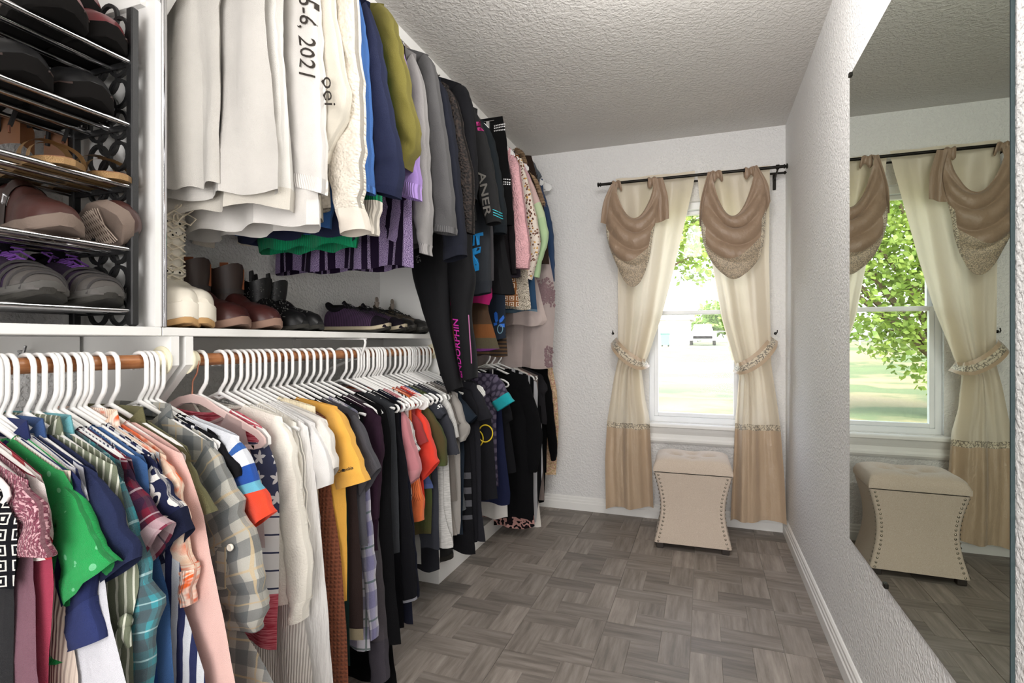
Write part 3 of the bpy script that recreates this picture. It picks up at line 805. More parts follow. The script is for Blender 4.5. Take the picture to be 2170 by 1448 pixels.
c = fab('#1db45a', 'dots', '#7fe0a4', sc=1.5, rough=.7, wv=.6, extra=.17)
g = G('emerald green dotted blouse', 'blouse', 157, c, (155, 1034), [(128, 1150), (112, 1260), (113, 1330), (128, 1392), (150, 1400)], [(170, 1065, 134, 1110), (192, 1105, 130, 1150), (218, 1152, 138, 1215), (242, 1190, 150, 1283)], cuff=(c, .2), hz=None, sth=.016, label='emerald green blouse with raised dots and cuffed short sleeves', swr=.004)
G('cream ribbed tank', 'tank top', 162, fab('#d8c8ba', extra='rib'), (150, 1075), [(130, 1180), (150, 1320), (168, 1448)], hz=.25, label='cream ribbed top hanging below the green blouse')
c = fab('#28305a', rough=.8)
g = G('indigo polo with rolled long sleeves', 'polo shirt', 172, c, (172, 1020), [(168, 1200), (160, 1300)], [(186, 1090, 150, 1120), (200, 1200, 152, 1230), (204, 1270, 150, 1310), (221, 1353, 136, 1382)], cuff=(fab('#2f3866'), .27), collar=c, hz=.5, label='indigo collared shirt whose rolled cuff hangs below the green sleeve', sth=.013)
G('pale grey plain top', 'T-shirt', 186, fab('#d5d5dc'), (184, 1040), [(198, 1100), (220, 1226), (236, 1325), (267, 1448), (280, 1520)], hz=.22, amp=.004, name='grey_top', label='pale grey long top between the indigo cuff and the olive stripes')
c = fab('#272e4d', rough=.75)
G('dark navy polo', 'polo shirt', 205, c, (207, 1003), [(215, 1150), (225, 1260)], [(238, 1060, 196, 1095), (268, 1118, 206, 1165), (298, 1180, 222, 1236)], cuff=(c, .12), collar=fab('#3a5585'), hz=.5, label='dark navy polo shirt with a wide short sleeve', sth=.015)
c = fab('#79806a', 'vline', '#dfe0d0', sc=1.0, rough=.75)
g = G('olive and white striped blouse', 'blouse', 240, c, (247, 988), [(265, 1080), (280, 1150), (293, 1209), (294, 1245), (278, 1320), (282, 1448)], hz=.35, collar=c, amp=.008, label='olive blouse with white pinstripes knotted at the waist')
kb = MB(); w = P(266, 1318, Y=g.Y - .012); kb.lathe([(.001, -.012), (.009, -.006), (.011, .0), (.008, .008), (.001, .013)], tuple(w), 'z', 10)
kb.tube([w, w + Vector((-.006, -.004, -.02)), w + Vector((-.012, -.003, -.042))], [.006, .007, .004], 8); kb.tube([w, w + Vector((.008, -.004, -.018)), w + Vector((.012, -.003, -.036))], [.006, .007, .004], 8); kb.build('knot', c, g.t)
c = fab('#3f95a0', 'plaid', '#4c4d52', '#b7d7da', sc=.62, rough=.6)
G('teal plaid shirt', 'shirt', 262, c, (262, 1000), [(270, 1180), (285, 1320), (300, 1448)], [(285, 1080, 255, 1110), (318, 1220, 276, 1230), (341, 1287, 277, 1300), (322, 1370, 279, 1372), (318, 1450, 282, 1450), (322, 1500, 284, 1500)], collar=fab('#6cb0ba'), hz=.25, label='teal and grey plaid shirt with bunched long sleeve', sth=.014, swr=.005)
c = fab('#7a2138', 'plaid', '#23253f', '#c9b7bd', sc=.62)
G('red and navy plaid shirt', 'shirt', 286, c, (287, 1010), [(282, 1150), (285, 1240)], [(305, 1050, 268, 1085), (335, 1085, 272, 1140), (361, 1110, 311, 1199)], cuff=(fab('#7d2e44', 'plaid', '#d6bfc4', '#2a2c48', sc=.6), .22), hz=.5, label='red and navy plaid shirt with folded short sleeve cuff', sth=.015)
G('navy and white pinstripe top', 'blouse', 276, fab('#e6e8ee', 'vstripe', '#28304f', sc=.42), (246, 978), [(230, 1100), (232, 1230)], Y=YT(287) + .007, hz=.6, label='fine navy and white striped top beside the red plaid shirt')
c = fab('#3d659b')
G('denim blue tee', 'T-shirt', 312, c, (312, 984), [(320, 1080), (338, 1187), (360, 1270), (366, 1448), (370, 1530)], hz=.2, name='tee_shirt', amp=.004, label='denim blue long top between the plaid and the leopard print')
G('cobalt camisole', 'tank top', 305, fab('#2759a8'), (306, 1150), [(322, 1300), (336, 1448)], Y=YT(312) - .006, hz=.25, flat=True, hang=None, label='cobalt blue top showing below the teal plaid sleeve', th=.006)
c = fab('#232745', 'leopard', '#e8e4df', sc=1.0)
G('navy and white leopard blouse', 'blouse', 332, c, (334, 985), [(330, 1150), (335, 1260)], [(360, 1030, 318, 1080), (384, 1070, 326, 1130), (404, 1122, 344, 1196)], cuff=(fab('#1e2238'), .3), hz=.5, label='navy blouse with white leopard rings and navy sleeve bands', sth=.015)
c = fab('#2b3158', 'vstripe', '#d9dbe0', sc=1.4)
G('navy and white striped dress', 'dress', 345, c, (345, 1000), [(368, 1130), (382, 1187), (390, 1297), (410, 1350), (434, 1435), (440, 1520)], hz=.1, label='long navy and white vertically striped dress', amp=.004)
c = fab('#e9652c', 'tiedye', '#f1d9c4', '#eec6a8', sc=.9)
G('orange and cream tie dye blouse', 'blouse', 356, c, (352, 966), [(366, 1150), (372, 1280)], [(376, 1010, 340, 1050), (392, 1080, 352, 1110), (404, 1185, 366, 1190), (412, 1196, 378, 1198), (417, 1225, 383, 1235), (408, 1280, 386, 1284)], cuff=(fab('#ee7a3e', 'tiedye', '#f3e1d3', '#e9652c', sc=.7, extra='rib'), .27), collar=fab('#f0cdb2', 'tiedye', '#f3e1d3', '#e9652c', sc=.7, extra='rib'), hz=.5, label='orange and cream tie dye blouse with ruffled cuff', sth=.012, swr=.005)
c = fab('#eec3ba', rough=.6)
G('coral pink satin dress', 'dress', 382, c, (386, 962), [(396, 984), (429, 1080), (442, 1160), (470, 1297), (500, 1448), (512, 1520)], hz=.08, amp=.005, label='long coral pink satin dress in the middle of the left rod')
G('blush long slip', 'dress', 378, fab('#dcb0a8'), (376, 1010), [(386, 1150), (402, 1300), (420, 1448)], Y=YT(382) - .006, hz=.15, hang=None, flat=True, th=.006, label='blush slip just in front of the coral dress')
c = fab('#6f6c4d')
G('olive utility shirt', 'shirt', 408, c, (405, 968), [(398, 1050), (400, 1150)], [(420, 1010, 385, 1040), (440, 1050, 400, 1075), (457, 1084, 431, 1092)], cuff=(c, .12), collar=c, hang='paddle', hz=.6, label='olive utility shirt with tabbed short sleeves', sth=.012)
c = fab('#b9b7ae', 'plaid', '#4f585e', '#c6b08a', sc=.8, rough=.6)
g = G('grey plaid shirt', 'shirt', 450, c, (453, 942), [(460, 1180), (484, 1310), (510, 1333), (560, 1410), (585, 1448), (600, 1480)], [(482, 995, 420, 1060), (516, 1075, 437, 1130), (540, 1145, 452, 1190), (560, 1232, 464, 1242), (561, 1290, 480, 1290), (548, 1338, 492, 1325)], collar=c, hz=.25, Y=.80, label='large grey and cream plaid shirt with buttoned roll-up sleeve', sth=.02, swr=.008)
kb = MB(); w = P(487, 1161, Y=g.Y - .026); kb.lathe([(0, .003), (.0066, .003), (.0072, .0), (.006, -.002), (.0045, -.001), (0, -.001)], tuple(w), 'y', 16); kb.build('button', M_OFFWHITE, g.t)
kb = MB(); kb.prism([(P(u, v, Y=g.Y).x, P(u, v, Y=g.Y).z) for u, v in ((477, 1150), (499, 1152), (498, 1238), (480, 1240))], g.Y - .0235, g.Y - .019); kb.build('sleeve_tab', fab('#b9b7ae', 'plaid', '#4f585e', '#c6b08a', sc=.8, rough=.6), g.t, False)
c = fab('#1d1e2b', 'dots', '#e6e6ea', sc=.8)
G('black polka dot top', 'blouse', 440, c, (420, 905), [(425, 1050), (430, 1150)], Y=.812, hz=.6, label='black and white polka dot top behind the grey plaid shirt', nk=.1)
c = fab('#1b1b1e')
G('black short sleeve top', 'T-shirt', 470, c, (462, 925), [(462, 1050), (470, 1150)], [(490, 965, 440, 980), (512, 990, 470, 1018), (514, 1008, 492, 1020)], Y=.824, hz=.5, name='tee_shirt', label='black short sleeved top behind the grey plaid shirt', sth=.01)
c = fab('#e9ecf3', 'blocks', extra=[(-.30, '#f04a2b'), (-.134, '#6cb6cf'), (-.112, '#1c4fa6'), (-.074, '#e9ecf3'), (-.042, '#2d62b0'), (-.026, '#e9ecf3'), (.1, '#e9ecf3')])
G('colour block tee', 'T-shirt', 507, fab('#e9ecf3'), (507, 925), [(508, 1050), (520, 1150)], [(522, 955, 478, 985), (540, 1000, 490, 1020), (560, 1040, 505, 1055), (585, 1084, 533, 1122)], slm=c, Y=.838, hz=.5, name='tee_shirt', label='white tee with blue, cyan and orange banded sleeve', sth=.016, nk=.1)
# ---- long lower rod, near to far --------------------------------------------------------------
# pink velvet hanger with its sheer lingerie
c = fab('#cdb3b0', 'plain', trans=.45, rough=.6)
G('sheer mauve camisole', 'camisole', 0, c, (520, 915), [(540, 990), (560, 1100)], Y=.925, hang='velvet', hz=.62, nk=.11, dip=.12, group=LOWR, label='sheer mauve camisole on the blush velvet hanger', th=.006)
fl_ = fab('#e8e6e4', 'blocks', extra=[(-1, '#b23a4b'), (-.475, '#e8e6e4'), (-.205, '#383d58'), (-.02, '#c53347'), (.3, '#c53347')])
def flag_mat():
    nt = NT('stars_and_stripes_cloth'); vec = nt.uv(); u, v = nt.xy(vec)
    cell = .045
    fu = nt.math('SUBTRACT', nt.math('FRACT', nt.math('ADD', nt.math('DIVIDE', u, cell), 50.3)), .5)
    fv = nt.math('SUBTRACT', nt.math('FRACT', nt.math('ADD', nt.math('DIVIDE', v, cell), 50.0)), .5)
    ang = nt.math('ARCTAN2', fu, fv); r = nt.math('SQRT', nt.math('ADD', nt.math('MULTIPLY', fu, fu), nt.math('MULTIPLY', fv, fv)))
    k = nt.math('ABSOLUTE', nt.math('SUBTRACT', nt.math('FRACT', nt.math('ADD', nt.math('DIVIDE', ang, 2 * pi / 5), 10.0)), .5))
    star = nt.math('LESS_THAN', r, nt.math('ADD', .13, nt.math('MULTIPLY', k, .5)))
    navy = nt.mix(star, lin('#3a3f5b'), lin('#e6e4e2'))
    ln = nt.math('LESS_THAN', nt.math('FRACT', nt.math('ADD', nt.math('DIVIDE', v, .04), 50)), .1)
    pale = nt.mix(ln, lin('#e2dfdd'), lin('#2e3350'))
    n = nt.noise(nt.uv(30, 300), 1.0, 3.0); red = nt.ramp(n, [(.4, '#a5283c'), (.62, '#d0707c')])
    a = nt.mix(nt.math('GREATER_THAN', v, -.19), pale, navy)
    b_ = nt.mix(nt.math('LESS_THAN', v, -.37), a, red)
    return nt.fin(nt.mix(nt.math('GREATER_THAN', v, -.035), b_, red), .9)
G('stars and stripes tank', 'tank top', 0, flag_mat(), (555, 905), [(586, 985), (592, 1060), (591, 1200), (587, 1372)], Y=.945, hang='paddle', group=LOWR, amp=.006, nk=.1, th=.012, label='stars and stripes tank top with red heather hem')
# cream lace blouse and the whites
c = fab('#efeadf', extra='lace', rough=.7)
G('cream lace blouse', 'blouse', 0, c, (598, 884), [(612, 980), (618, 1284)], [(622, 940, 575, 985), (633, 1020, 588, 1060), (645, 1100, 602, 1120), (660, 1215, 612, 1220), (645, 1313, 622, 1315)], Y=1.0, group=LOWR, amp=.008, cuff=(c, .1), label='cream lace blouse with full sleeve', sth=.022, th=.014, swr=.006, hlabel='white plastic tube hanger with the cream lace blouse')
G('ivory ribbed long cardigan', 'cardigan', 0, fab('#e2ddd6', extra='rib'), (590, 900), [(610, 1000), (640, 1300), (665, 1448), (672, 1520)], Y=1.02, hz=.1, group=LOWR, label='ivory ribbed long cardigan below the cream lace blouse', amp=.009)
G('ivory embroidered blouse', 'blouse', 0, fab('#efeae0', extra='crinkle'), (628, 896), [(634, 1000), (640, 1200)], [(640, 950, 600, 970), (648, 1050, 615, 1060), (655, 1160, 625, 1160)], Y=1.045, hz=.4, group=LOWR, label='ivory crinkled blouse beside the cream lace', hang='open')
G('white fuzzy long cardigan', 'cardigan', 0, fab('#eae8e6', extra='crinkle', rough=.95), (652, 905), [(664, 980), (675, 1080), (688, 1230), (706, 1448), (712, 1530)], Y=1.065, hz=.06, group=LOWR, label='white fuzzy long cardigan reaching nearly to the floor', amp=.008, th=.016)
for i, (tx, ty, yy, e, dd) in enumerate((((668), 897, 1.085, [(690, 945, 652, 960), (703, 1000, 664, 1010), (705, 1026, 672, 1037)], 'white plain tee'), (688, 888, 1.105, [(702, 920, 672, 940), (712, 965, 682, 985), (715, 990, 690, 1022)], 'off-white second tee'))):
    c = fab(('#f0eeec', '#ebe6df')[i])
    G(dd, 'T-shirt', 0, c, (tx, ty), [(672, 1020), (678, 1100)], e, Y=yy, hz=.5, group=LOWR, name='tee_shirt', label=('white short sleeved tee just left of the yellow one', 'off-white tee whose sleeve touches the yellow one')[i], sth=.018, hang=('open', 'white')[i])
G('ruffled cream blouse', 'blouse', 0, fab('#efe2c4', extra='crinkle'), (668, 862), [(672, 960), (676, 1060)], Y=1.125, hz=.55, group=LOWR, label='ruffled cream blouse behind the white tees', nk=.07)
c = fab('#7d4a36', 'plain', extra='knit', rough=.95)
G('brown crochet cardigan', 'cardigan', 0, c, (690, 900), [(700, 1020), (704, 1060), (720, 1160), (734, 1325), (738, 1448), (742, 1540)], Y=1.15, hz=.04, group=LOWR, label='long brown crochet knit cardigan left of the yellow tee', th=.016, amp=.006)
cy = fab('#f2b64f')
g = G('yellow logo tee', 'T-shirt', 0, cy, (715, 862), [(728, 960), (735, 1080), (735, 1275)], [(733, 890, 702, 920), (752, 940, 706, 985), (782, 1018, 716, 1036)], cuff=(cy, .1), Y=1.175, group=LOWR, name='tee_shirt', label='golden yellow tee with a small sportswear logo on the sleeve', sth=.024, amp=.01)
lettering(g, 'Columbia', (731, 998), (760, 990), M_INK, g.sv, 0, 1.0, bold=.01)
kb = MB(); w = P(727.5, 997, Y=g.Y - .0255)
for k in range(4):
    a = k * pi / 2 + .785; kb.box(w.x + .0024 * cos(a) - .0016, w.x + .0024 * cos(a) + .0016, w.y - .001, w.y + .001, w.z + .0024 * sin(a) - .0016, w.z + .0024 * sin(a) + .0016)
kb.build('logo', M_INK, g.t, False)
L = [  # d, label, cat, Y, mat, tip, body, sleeve, hz, kw
 ('bottle green long top', 'dark bottle green long top behind the yellow tee', 'blouse', 1.20, fab('#1e3230'), (728, 930), [(738, 1100), (740, 1300)], None, .2, {}),
 ('dark brown tunic', 'dark brown tunic with a beige hem edge', 'tunic', 1.225, fab('#332826'), (744, 890), [(752, 1000), (766, 1200), (771, 1352)], None, None, dict(band=(fab('#8b8068'), .03))),
 ('charcoal heather tee', 'charcoal tee whose sleeve shows right of the yellow tee', 'T-shirt', 1.255, fab('#55545a'), (760, 878), [(772, 1000), (776, 1120)], [(775, 915, 735, 945), (790, 955, 748, 985), (804, 992, 766, 1052)], .5, dict(sth=.02)),
 ('purple and white plaid flannel', 'purple, white and green plaid flannel shirt', 'shirt', 1.285, fab('#c9c6cf', 'plaid', '#5d5a86', '#3d5a52', sc=1.0), (758, 895), [(770, 1000), (775, 1200), (785, 1376)], [(772, 960, 740, 990), (786, 1090, 760, 1100), (795, 1220, 772, 1225), (800, 1350, 788, 1356)], None, {}),
 ('black cut-out top', 'black top on the notched white hanger', 'blouse', 1.315, fab('#151517'), (770, 868), [(770, 1000), (770, 1100)], None, .6, dict(hang='open')),
 ('dark plum sweater', 'dark plum sweater with soft sleeve', 'sweater', 1.345, fab('#33202f'), (808, 884), [(806, 1000), (800, 1150)], [(812, 930, 775, 960), (806, 1010, 775, 1030), (800, 1100, 778, 1100)], .45, dict(sth=.018)),
 ('slate grey sweatshirt', 'slate grey sweatshirt with a long hanging sleeve', 'sweatshirt', 1.375, fab('#4f4a4f'), (778, 920), [(785, 1040), (795, 1200)], [(788, 980, 765, 1000), (797, 1100, 775, 1105), (812, 1260, 781, 1262), (823, 1440, 790, 1442)], .35, dict(cuff=(fab('#46424a'), .13), sth=.022)),
 ('black wool coat', 'black wool coat with long sleeve nearly reaching the floor', 'coat', 1.41, fab('#141416', rough=.95), (818, 870), [(829, 924), (828, 1050), (838, 1250), (851, 1361)], None, None, dict(th=.02, thz=.024)),
 ('black long trousers', 'black long trousers behind the wool coat', 'trousers', 1.44, fab('#0e0e10'), (812, 1000), [(820, 1200), (835, 1400), (840, 1470)], None, .02, dict(flat=True, hang=None)),
 ('grey hooded jacket', 'dark grey jacket with pale piping', 'jacket', 1.47, fab('#3a3c40'), (836, 872), [(842, 960), (846, 1100)], None, .4, dict(hang='open')),
 ('black zip cardigan', 'black studded cardigan with a grey zip edge', 'cardigan', 1.50, fab('#17171b'), (846, 892), [(857, 973), (853, 1100), (854, 1250), (857, 1330)], [(856, 960, 830, 985), (868, 1080, 842, 1090), (880, 1200, 850, 1210), (884, 1270, 856, 1276)], None, dict(cuff=(fab('#8a8a92'), .03))),
 ('black-navy long cardigan', 'navy black cardigan with thin white sleeve band', 'cardigan', 1.535, fab('#1c1e2c'), (850, 905), [(862, 1000), (866, 1150), (876, 1320)], [(862, 985, 835, 1000), (876, 1110, 850, 1120), (889, 1265, 860, 1270)], None, {}),
 ('salmon pink tee', 'salmon pink tee with turned up sleeve', 'T-shirt', 1.565, fab('#c9828a'), (851, 860), [(862, 980), (866, 1080)], [(864, 890, 836, 915), (876, 940, 848, 965), (891, 990, 855, 992), (886, 1012, 866, 1030)], .5, dict(cuff=(fab('#d08d94'), .22), sth=.02, puff=.3)),
 ('white puppy print tee', 'white tee printed with small black drawings', 'T-shirt', 1.595, fab('#e9e4e2', 'leopard', '#2a2a2c', sc=.9), (866, 878), [(868, 990), (872, 1080)], [(874, 900, 850, 925), (882, 935, 862, 960), (890, 952, 876, 968)], .55, dict(sth=.012)),
 ('orange rib sweater', 'orange ribbed sweater whose cuff hangs under the red tee', 'sweater', 1.62, fab('#e0703c', extra='rib'), (872, 880), [(880, 1000), (884, 1060)], [(880, 930, 858, 950), (888, 1010, 868, 1015), (897, 1058, 872, 1062), (898, 1102, 873, 1106)], .5, dict(cuff=(fab('#e0703c'), .24), hang='open')),
 ('brick red tee', 'brick red tee tucked behind the bright red one', 'T-shirt', 1.645, fab('#9c3b3c'), (880, 874), [(884, 990), (888, 1060)], [(892, 895, 868, 918), (900, 918, 876, 940), (907, 936, 884, 948)], .55, dict(sth=.014)),
 ('bright red tee', 'bright red tee with wide short sleeve', 'T-shirt', 1.675, fab('#e8402f'), (893, 870), [(896, 990), (900, 1080)], [(908, 900, 882, 930), (920, 945, 888, 975), (930, 978, 896, 1019)], .5, dict(sth=.022, hang='paddle')),
 ('steel blue top', 'steel blue top with folded hem under the red tee', 'blouse', 1.70, fab('#43517c'), (890, 900), [(905, 1000), (918, 1028), (919, 1038)], None, None, dict(band=(fab('#4c5b88'), .02))),
 ('olive green tee', 'faded olive green tee right of the red one', 'T-shirt', 1.73, fab('#485430', 'fade', '#54492f'), (905, 856), [(912, 980), (917, 1060), (914, 1134)], [(922, 885, 890, 910), (938, 915, 906, 940), (946, 945, 916, 960), (946, 987, 929, 984)], None, dict(sth=.02, hang='open', thz=.02)),
 ('slate tee with white lettering', 'slate black tee with small white letters on its sleeve', 'T-shirt', 1.765, fab('#3b3d45'), (915, 843), [(925, 940), (930, 1040)], [(930, 860, 906, 880), (940, 872, 920, 885), (947, 876, 934, 889)], .3, dict(sth=.014)),
 ('long charcoal tee', 'long charcoal tee with layered hem', 'T-shirt', 1.80, fab('#3a3b42'), (932, 842), [(950, 900), (964, 940), (968, 966)], [(945, 870, 920, 890), (958, 900, 930, 930), (973, 962, 935, 965)], None, dict(th=.018)),
 ('light grey heather tee', 'light grey heather tee with plain round sleeve', 'T-shirt', 1.835, fab('#b9b8b5', 'heather', '#d5d3d0'), (946, 838), [(950, 960), (958, 1100), (961, 1160)], [(956, 860, 930, 890), (965, 895, 940, 920), (972, 926, 948, 936)], None, dict(sth=.016)),
 ('taupe layered tee', 'taupe tee sandwiched between two greys', 'T-shirt', 1.865, fab('#6b6560'), (955, 845), [(962, 960), (968, 1060)], [(962, 865, 945, 890), (970, 890, 955, 905), (976, 898, 962, 906)], None, dict(sth=.014)),
 ('warm grey tee', 'warm grey tee with rolled sleeve edge', 'T-shirt', 1.895, fab('#98938e'), (970, 834), [(975, 960), (977, 1100), (974, 1130)], [(978, 860, 955, 885), (986, 890, 960, 920), (995, 905, 972, 932), (986, 934, 978, 936)], None, dict(sth=.02, cuff=(fab('#9f9a95'), .16))),
 ('dark slate blue tee', 'dark slate blue tee with faded sleeve', 'T-shirt', 1.925, fab('#1f2731'), (978, 838), [(984, 960), (980, 1100)], [(990, 860, 965, 890), (1004, 876, 975, 905), (1010, 882, 992, 902)], .3, dict(sth=.02, hang='paddle')),
 ('grey marl sweatshirt', 'dark grey marl sweatshirt with wide sleeve low on the rod end', 'sweatshirt', 1.95, fab('#4b4e52', 'heather', '#5f6266'), (978, 900), [(975, 1000), (978, 1080)], [(978, 960, 955, 990), (980, 1030, 950, 1045), (987, 1080, 957, 1086)], .33, dict(sth=.02)),
 ('black striped legging', 'black leggings with grey horizontal stripes', 'leggings', 1.98, fab('#17171a', 'blocks', extra=[(-2, '#17171a'), (-.41, '#55555a'), (-.385, '#17171a'), (-.355, '#55555a'), (-.33, '#17171a'), (-.30, '#55555a'), (-.275, '#17171a'), (-.245, '#55555a'), (-.22, '#17171a'), (.2, '#17171a')]), (990, 890), [(998, 1000), (1001, 1100), (1008, 1172)], None, None, dict(flat=True, hang=None, thz=.02)),
 ('black knit tee', 'black knit tee at the end of the long rod', 'T-shirt', 2.01, fab('#1d1d21'), (1000, 830), [(1006, 960), (1010, 1080)], [(1010, 860, 985, 890), (1014, 884, 990, 915)], .25, dict(hang='paddle')),
 ('black boxy tee', 'black boxy tee in front of the divider', 'T-shirt', 2.045, fab('#25252a'), (1010, 812), [(1018, 930), (1020, 1080), (1029, 1146)], [(1022, 840, 1000, 870), (1033, 865, 1006, 892), (1044, 885, 1014, 893)], None, dict(sth=.02, thz=.022, hlabel='white plastic tube hanger of the black boxy tee')),
]
GS = {}
for (d, lb, cat, Y, m, tip, body, sl, hz, kw) in L:
    nm = {'T-shirt': 'tee_shirt'}.get(cat, cat.replace(' ', '_'))
    GS[d] = G(d, cat, 0, m, tip, body, sl, Y=Y, hz=hz, group=LOWR, name=nm, label=lb, nk=kw.pop('nk', .105), th=kw.pop('th', .012), **kw)
M_WINK = plain('white_ink', '#e8e8e8', .7); M_YINK = plain('yellow_ink', '#e3c32a', .7); M_MAG = plain('magenta_ink', '#c02a9a', .6); M_BLUEINK = plain('blue_ink', '#1d86c8', .6)
g = GS['slate tee with white lettering']; lettering(g, 'Sk', (930, 866), (939, 863), M_WINK, g.sv, .2, 1.1)
# grey trousers seen low between the tees
for d, lb, m, Y, tip, body in (('pale grey sweatpants', 'pale grey sweatpants hem hanging under the light tees', fab('#b5b3b1', 'heather', '#cfcdca'), 1.815, (938, 985), [(941, 1080), (950, 1120), (958, 1140), (961, 1158)]),
                               ('taupe trousers', 'taupe trousers hem beside the pale sweatpants', fab('#918a84'), 1.88, (952, 1000), [(960, 1080), (966, 1120), (969, 1131)]),
                               ('grey wide trousers', 'light grey trousers low on the left of the black boot', fab('#8d8c8a'), 1.745, (880, 1080), [(890, 1150), (892, 1196)]),
                               ('navy denim shorts', 'navy denim hem low above the black boot', fab('#2c3a52'), 1.94, (975, 1020), [(976, 1090), (979, 1120)]),
                               ('charcoal yoga pants', 'charcoal yoga pants near the plinth corner', fab('#2c2d33'), 1.86, (910, 1000), [(925, 1100), (931, 1210)])):
    Garment(d, 'trousers', Y, m, tip, body, name='trousers', label=lb, group=LOWR, flat=True, hang=None, th=.014, thz=.02)

# ---- lower rod beyond the divider ----------------------------------------------------------------
F = [
 ('black bicycle print tee', 'black tee printed with yellow bicycle wheels', 'T-shirt', 2.20, fab('#1f1f23'), (1018, 830), [(1040, 880), (1046, 940), (1052, 1030), (1055, 1060)], None, None, {}),
 ('scale print top with teal cuff', 'grey scale print top with bright teal sleeve cuff', 'T-shirt', 2.36, fab('#3a3546', 'scales', '#6a6276', sc=1.4), (1055, 795), [(1052, 900), (1054, 980), (1057, 1030)], [(1067, 812, 1040, 840), (1077, 832, 1042, 855), (1090, 850, 1055, 872)], None, dict(cuff=(fab('#1ba7b0'), .34), sth=.02)),
 ('navy gathered top', 'navy gathered top hanging low behind the scale print', 'blouse', 2.45, fab('#202541'), (1060, 830), [(1070, 950), (1082, 1050), (1080, 1068)], None, None, dict(thz=.03)),
 ('black draped tee', 'black draped tee with pointed hem', 'T-shirt', 2.53, fab('#19191c'), (1066, 820), [(1080, 900), (1092, 980), (1094, 1000)], [(1078, 850, 1058, 880), (1086, 890, 1064, 905)], None, dict(thz=.025)),
 ('white denim skirt', 'white denim skirt low behind the navy top', 'skirt', 2.60, fab('#dcd8d4'), (1062, 1000), [(1074, 1050), (1076, 1098)], None, None, dict(flat=True, hang=None, thz=.03)),
 ('black scoop sweater', 'black scoop neck sweater on the foremost broad hanger', 'sweater', 2.72, fab('#121214'), (1119, 796), [(1126, 900), (1130, 1000), (1131, 1100)], [(1128, 830, 1106, 860), (1142, 880, 1114, 900), (1150, 930, 1116, 950), (1138, 1001, 1119, 1001)], None, dict(hang='paddle', nk=.15, dip=.03, thz=.03)),
 ('black dress with rose hem', 'long black dress with dusty rose floral hem', 'dress', 2.80, fab('#131315'), (1118, 830), [(1128, 1000), (1133, 1118)], None, None, dict(band=(fab('#241b1e', 'blot', '#c99a92', '#191417', sc=1.2), .09), thz=.05)),
 ('pinstriped black jacket', 'black jacket with white pinstripe edges', 'jacket', 2.90, fab('#151517', 'vstripe', '#c4c4c8', sc=2.2), (1137, 810), [(1148, 900), (1150, 1000), (1136, 1105)], None, None, dict(thz=.02)),
 ('white embroidered dress', 'white dress embroidered with pastel flowers near the floor', 'dress', 2.96, fab('#e9e4dd', 'blot', '#e9e4dd', '#c9a59c', sc=2.4), (1128, 850), [(1136, 1000), (1147, 1117)], None, None, dict(thz=.03)),
 ('taupe long vest', 'taupe long vest between black garments', 'vest', 3.02, fab('#7b706b'), (1140, 830), [(1150, 960), (1154, 1062)], None, None, {}),
 ('black straight trousers', 'black straight trousers by the window wall', 'trousers', 3.06, fab('#101012'), (1146, 860), [(1156, 1000), (1153, 1066)], None, None, dict(flat=True, hang=None)),
 ('charcoal cap sleeve top', 'charcoal cap sleeve top under the mauve lace', 'blouse', 3.10, fab('#2a292c'), (1152, 800), [(1156, 860), (1158, 900)], [(1158, 815, 1144, 838), (1160, 828, 1148, 846)], .6, {}),
 ('black wool sweater', 'black wool sweater with long slim sleeve against the wall', 'sweater', 3.15, fab('#0f0f10', rough=.95), (1161, 782), [(1160, 900), (1158, 1000)], [(1169, 830, 1152, 850), (1174, 880, 1155, 890), (1181, 945, 1164, 955), (1178, 976, 1169, 976)], None, dict(sth=.02)),
 ('gold sequin dress', 'gold sequin dress last on the lower rod', 'dress', 3.21, fab('#b99a70', 'sequin', '#e8d2ab', '#c68f86', rough=.35), (1170, 776), [(1180, 830), (1184, 900), (1178, 1008)], None, None, dict(th=.016)),
]
for (d, lb, cat, Y, m, tip, body, sl, hz, kw) in F:
    nm = {'T-shirt': 'tee_shirt'}.get(cat, cat.replace(' ', '_'))
    GS[d] = G(d, cat, 0, m, tip, body, sl, Y=Y, hz=hz, group=FARL, name=nm, label=lb, nk=kw.pop('nk', .085), th=kw.pop('th', .016), **kw)
g = GS['black bicycle print tee']
for (u0, v0, r) in ((1031, 918, .03), (1014, 928, .03)):
    w = P(u0, v0, Y=g.Y); kb = MB(); n = 24
    y0 = g.Y - .045
    bvh = BVHTree.FromPolygons(g.bv.v, g.bv.f); ring = []
    for k in range(n + 1):
        a = 2 * pi * k / n; p = Vector((w.x + r * cos(a), g.Y - .3, w.z + 1.25 * r * sin(a))); hit = bvh.ray_cast(p, Vector((0, 1, 0))); ring.append((p.x, (hit[0].y if hit[0] else g.Y) - .002, p.z))
    kb.tube(ring, .0028, 5, cap=False)
    kb.build('wheel_print', M_YINK, g.t)
# bundle of spare hangers beyond the leggings
for k in range(4):
    hanger('paddle', 2.165 + .011 * k, ROD_LOW - .012 + .004 * (k % 2), 'empty white broad-ended hanger bundled right of the black leggings', 'spare hangers by the divider', yaw=.0)
hanger('clip', 2.50, ROD_LOW, 'metal clip hanger above the scale print top', 'hangers on the lower rods')
# extra hangers crowded on the long rod, their thin tops hidden among the dark ones
for k in range(14):
    Y = 1.55 + .036 * k
    hanger('white' if k % 3 else 'open', Y, ROD_LOW, 'spare white plastic hanger crowded among the dark tees', 'spare hangers among the dark tees')
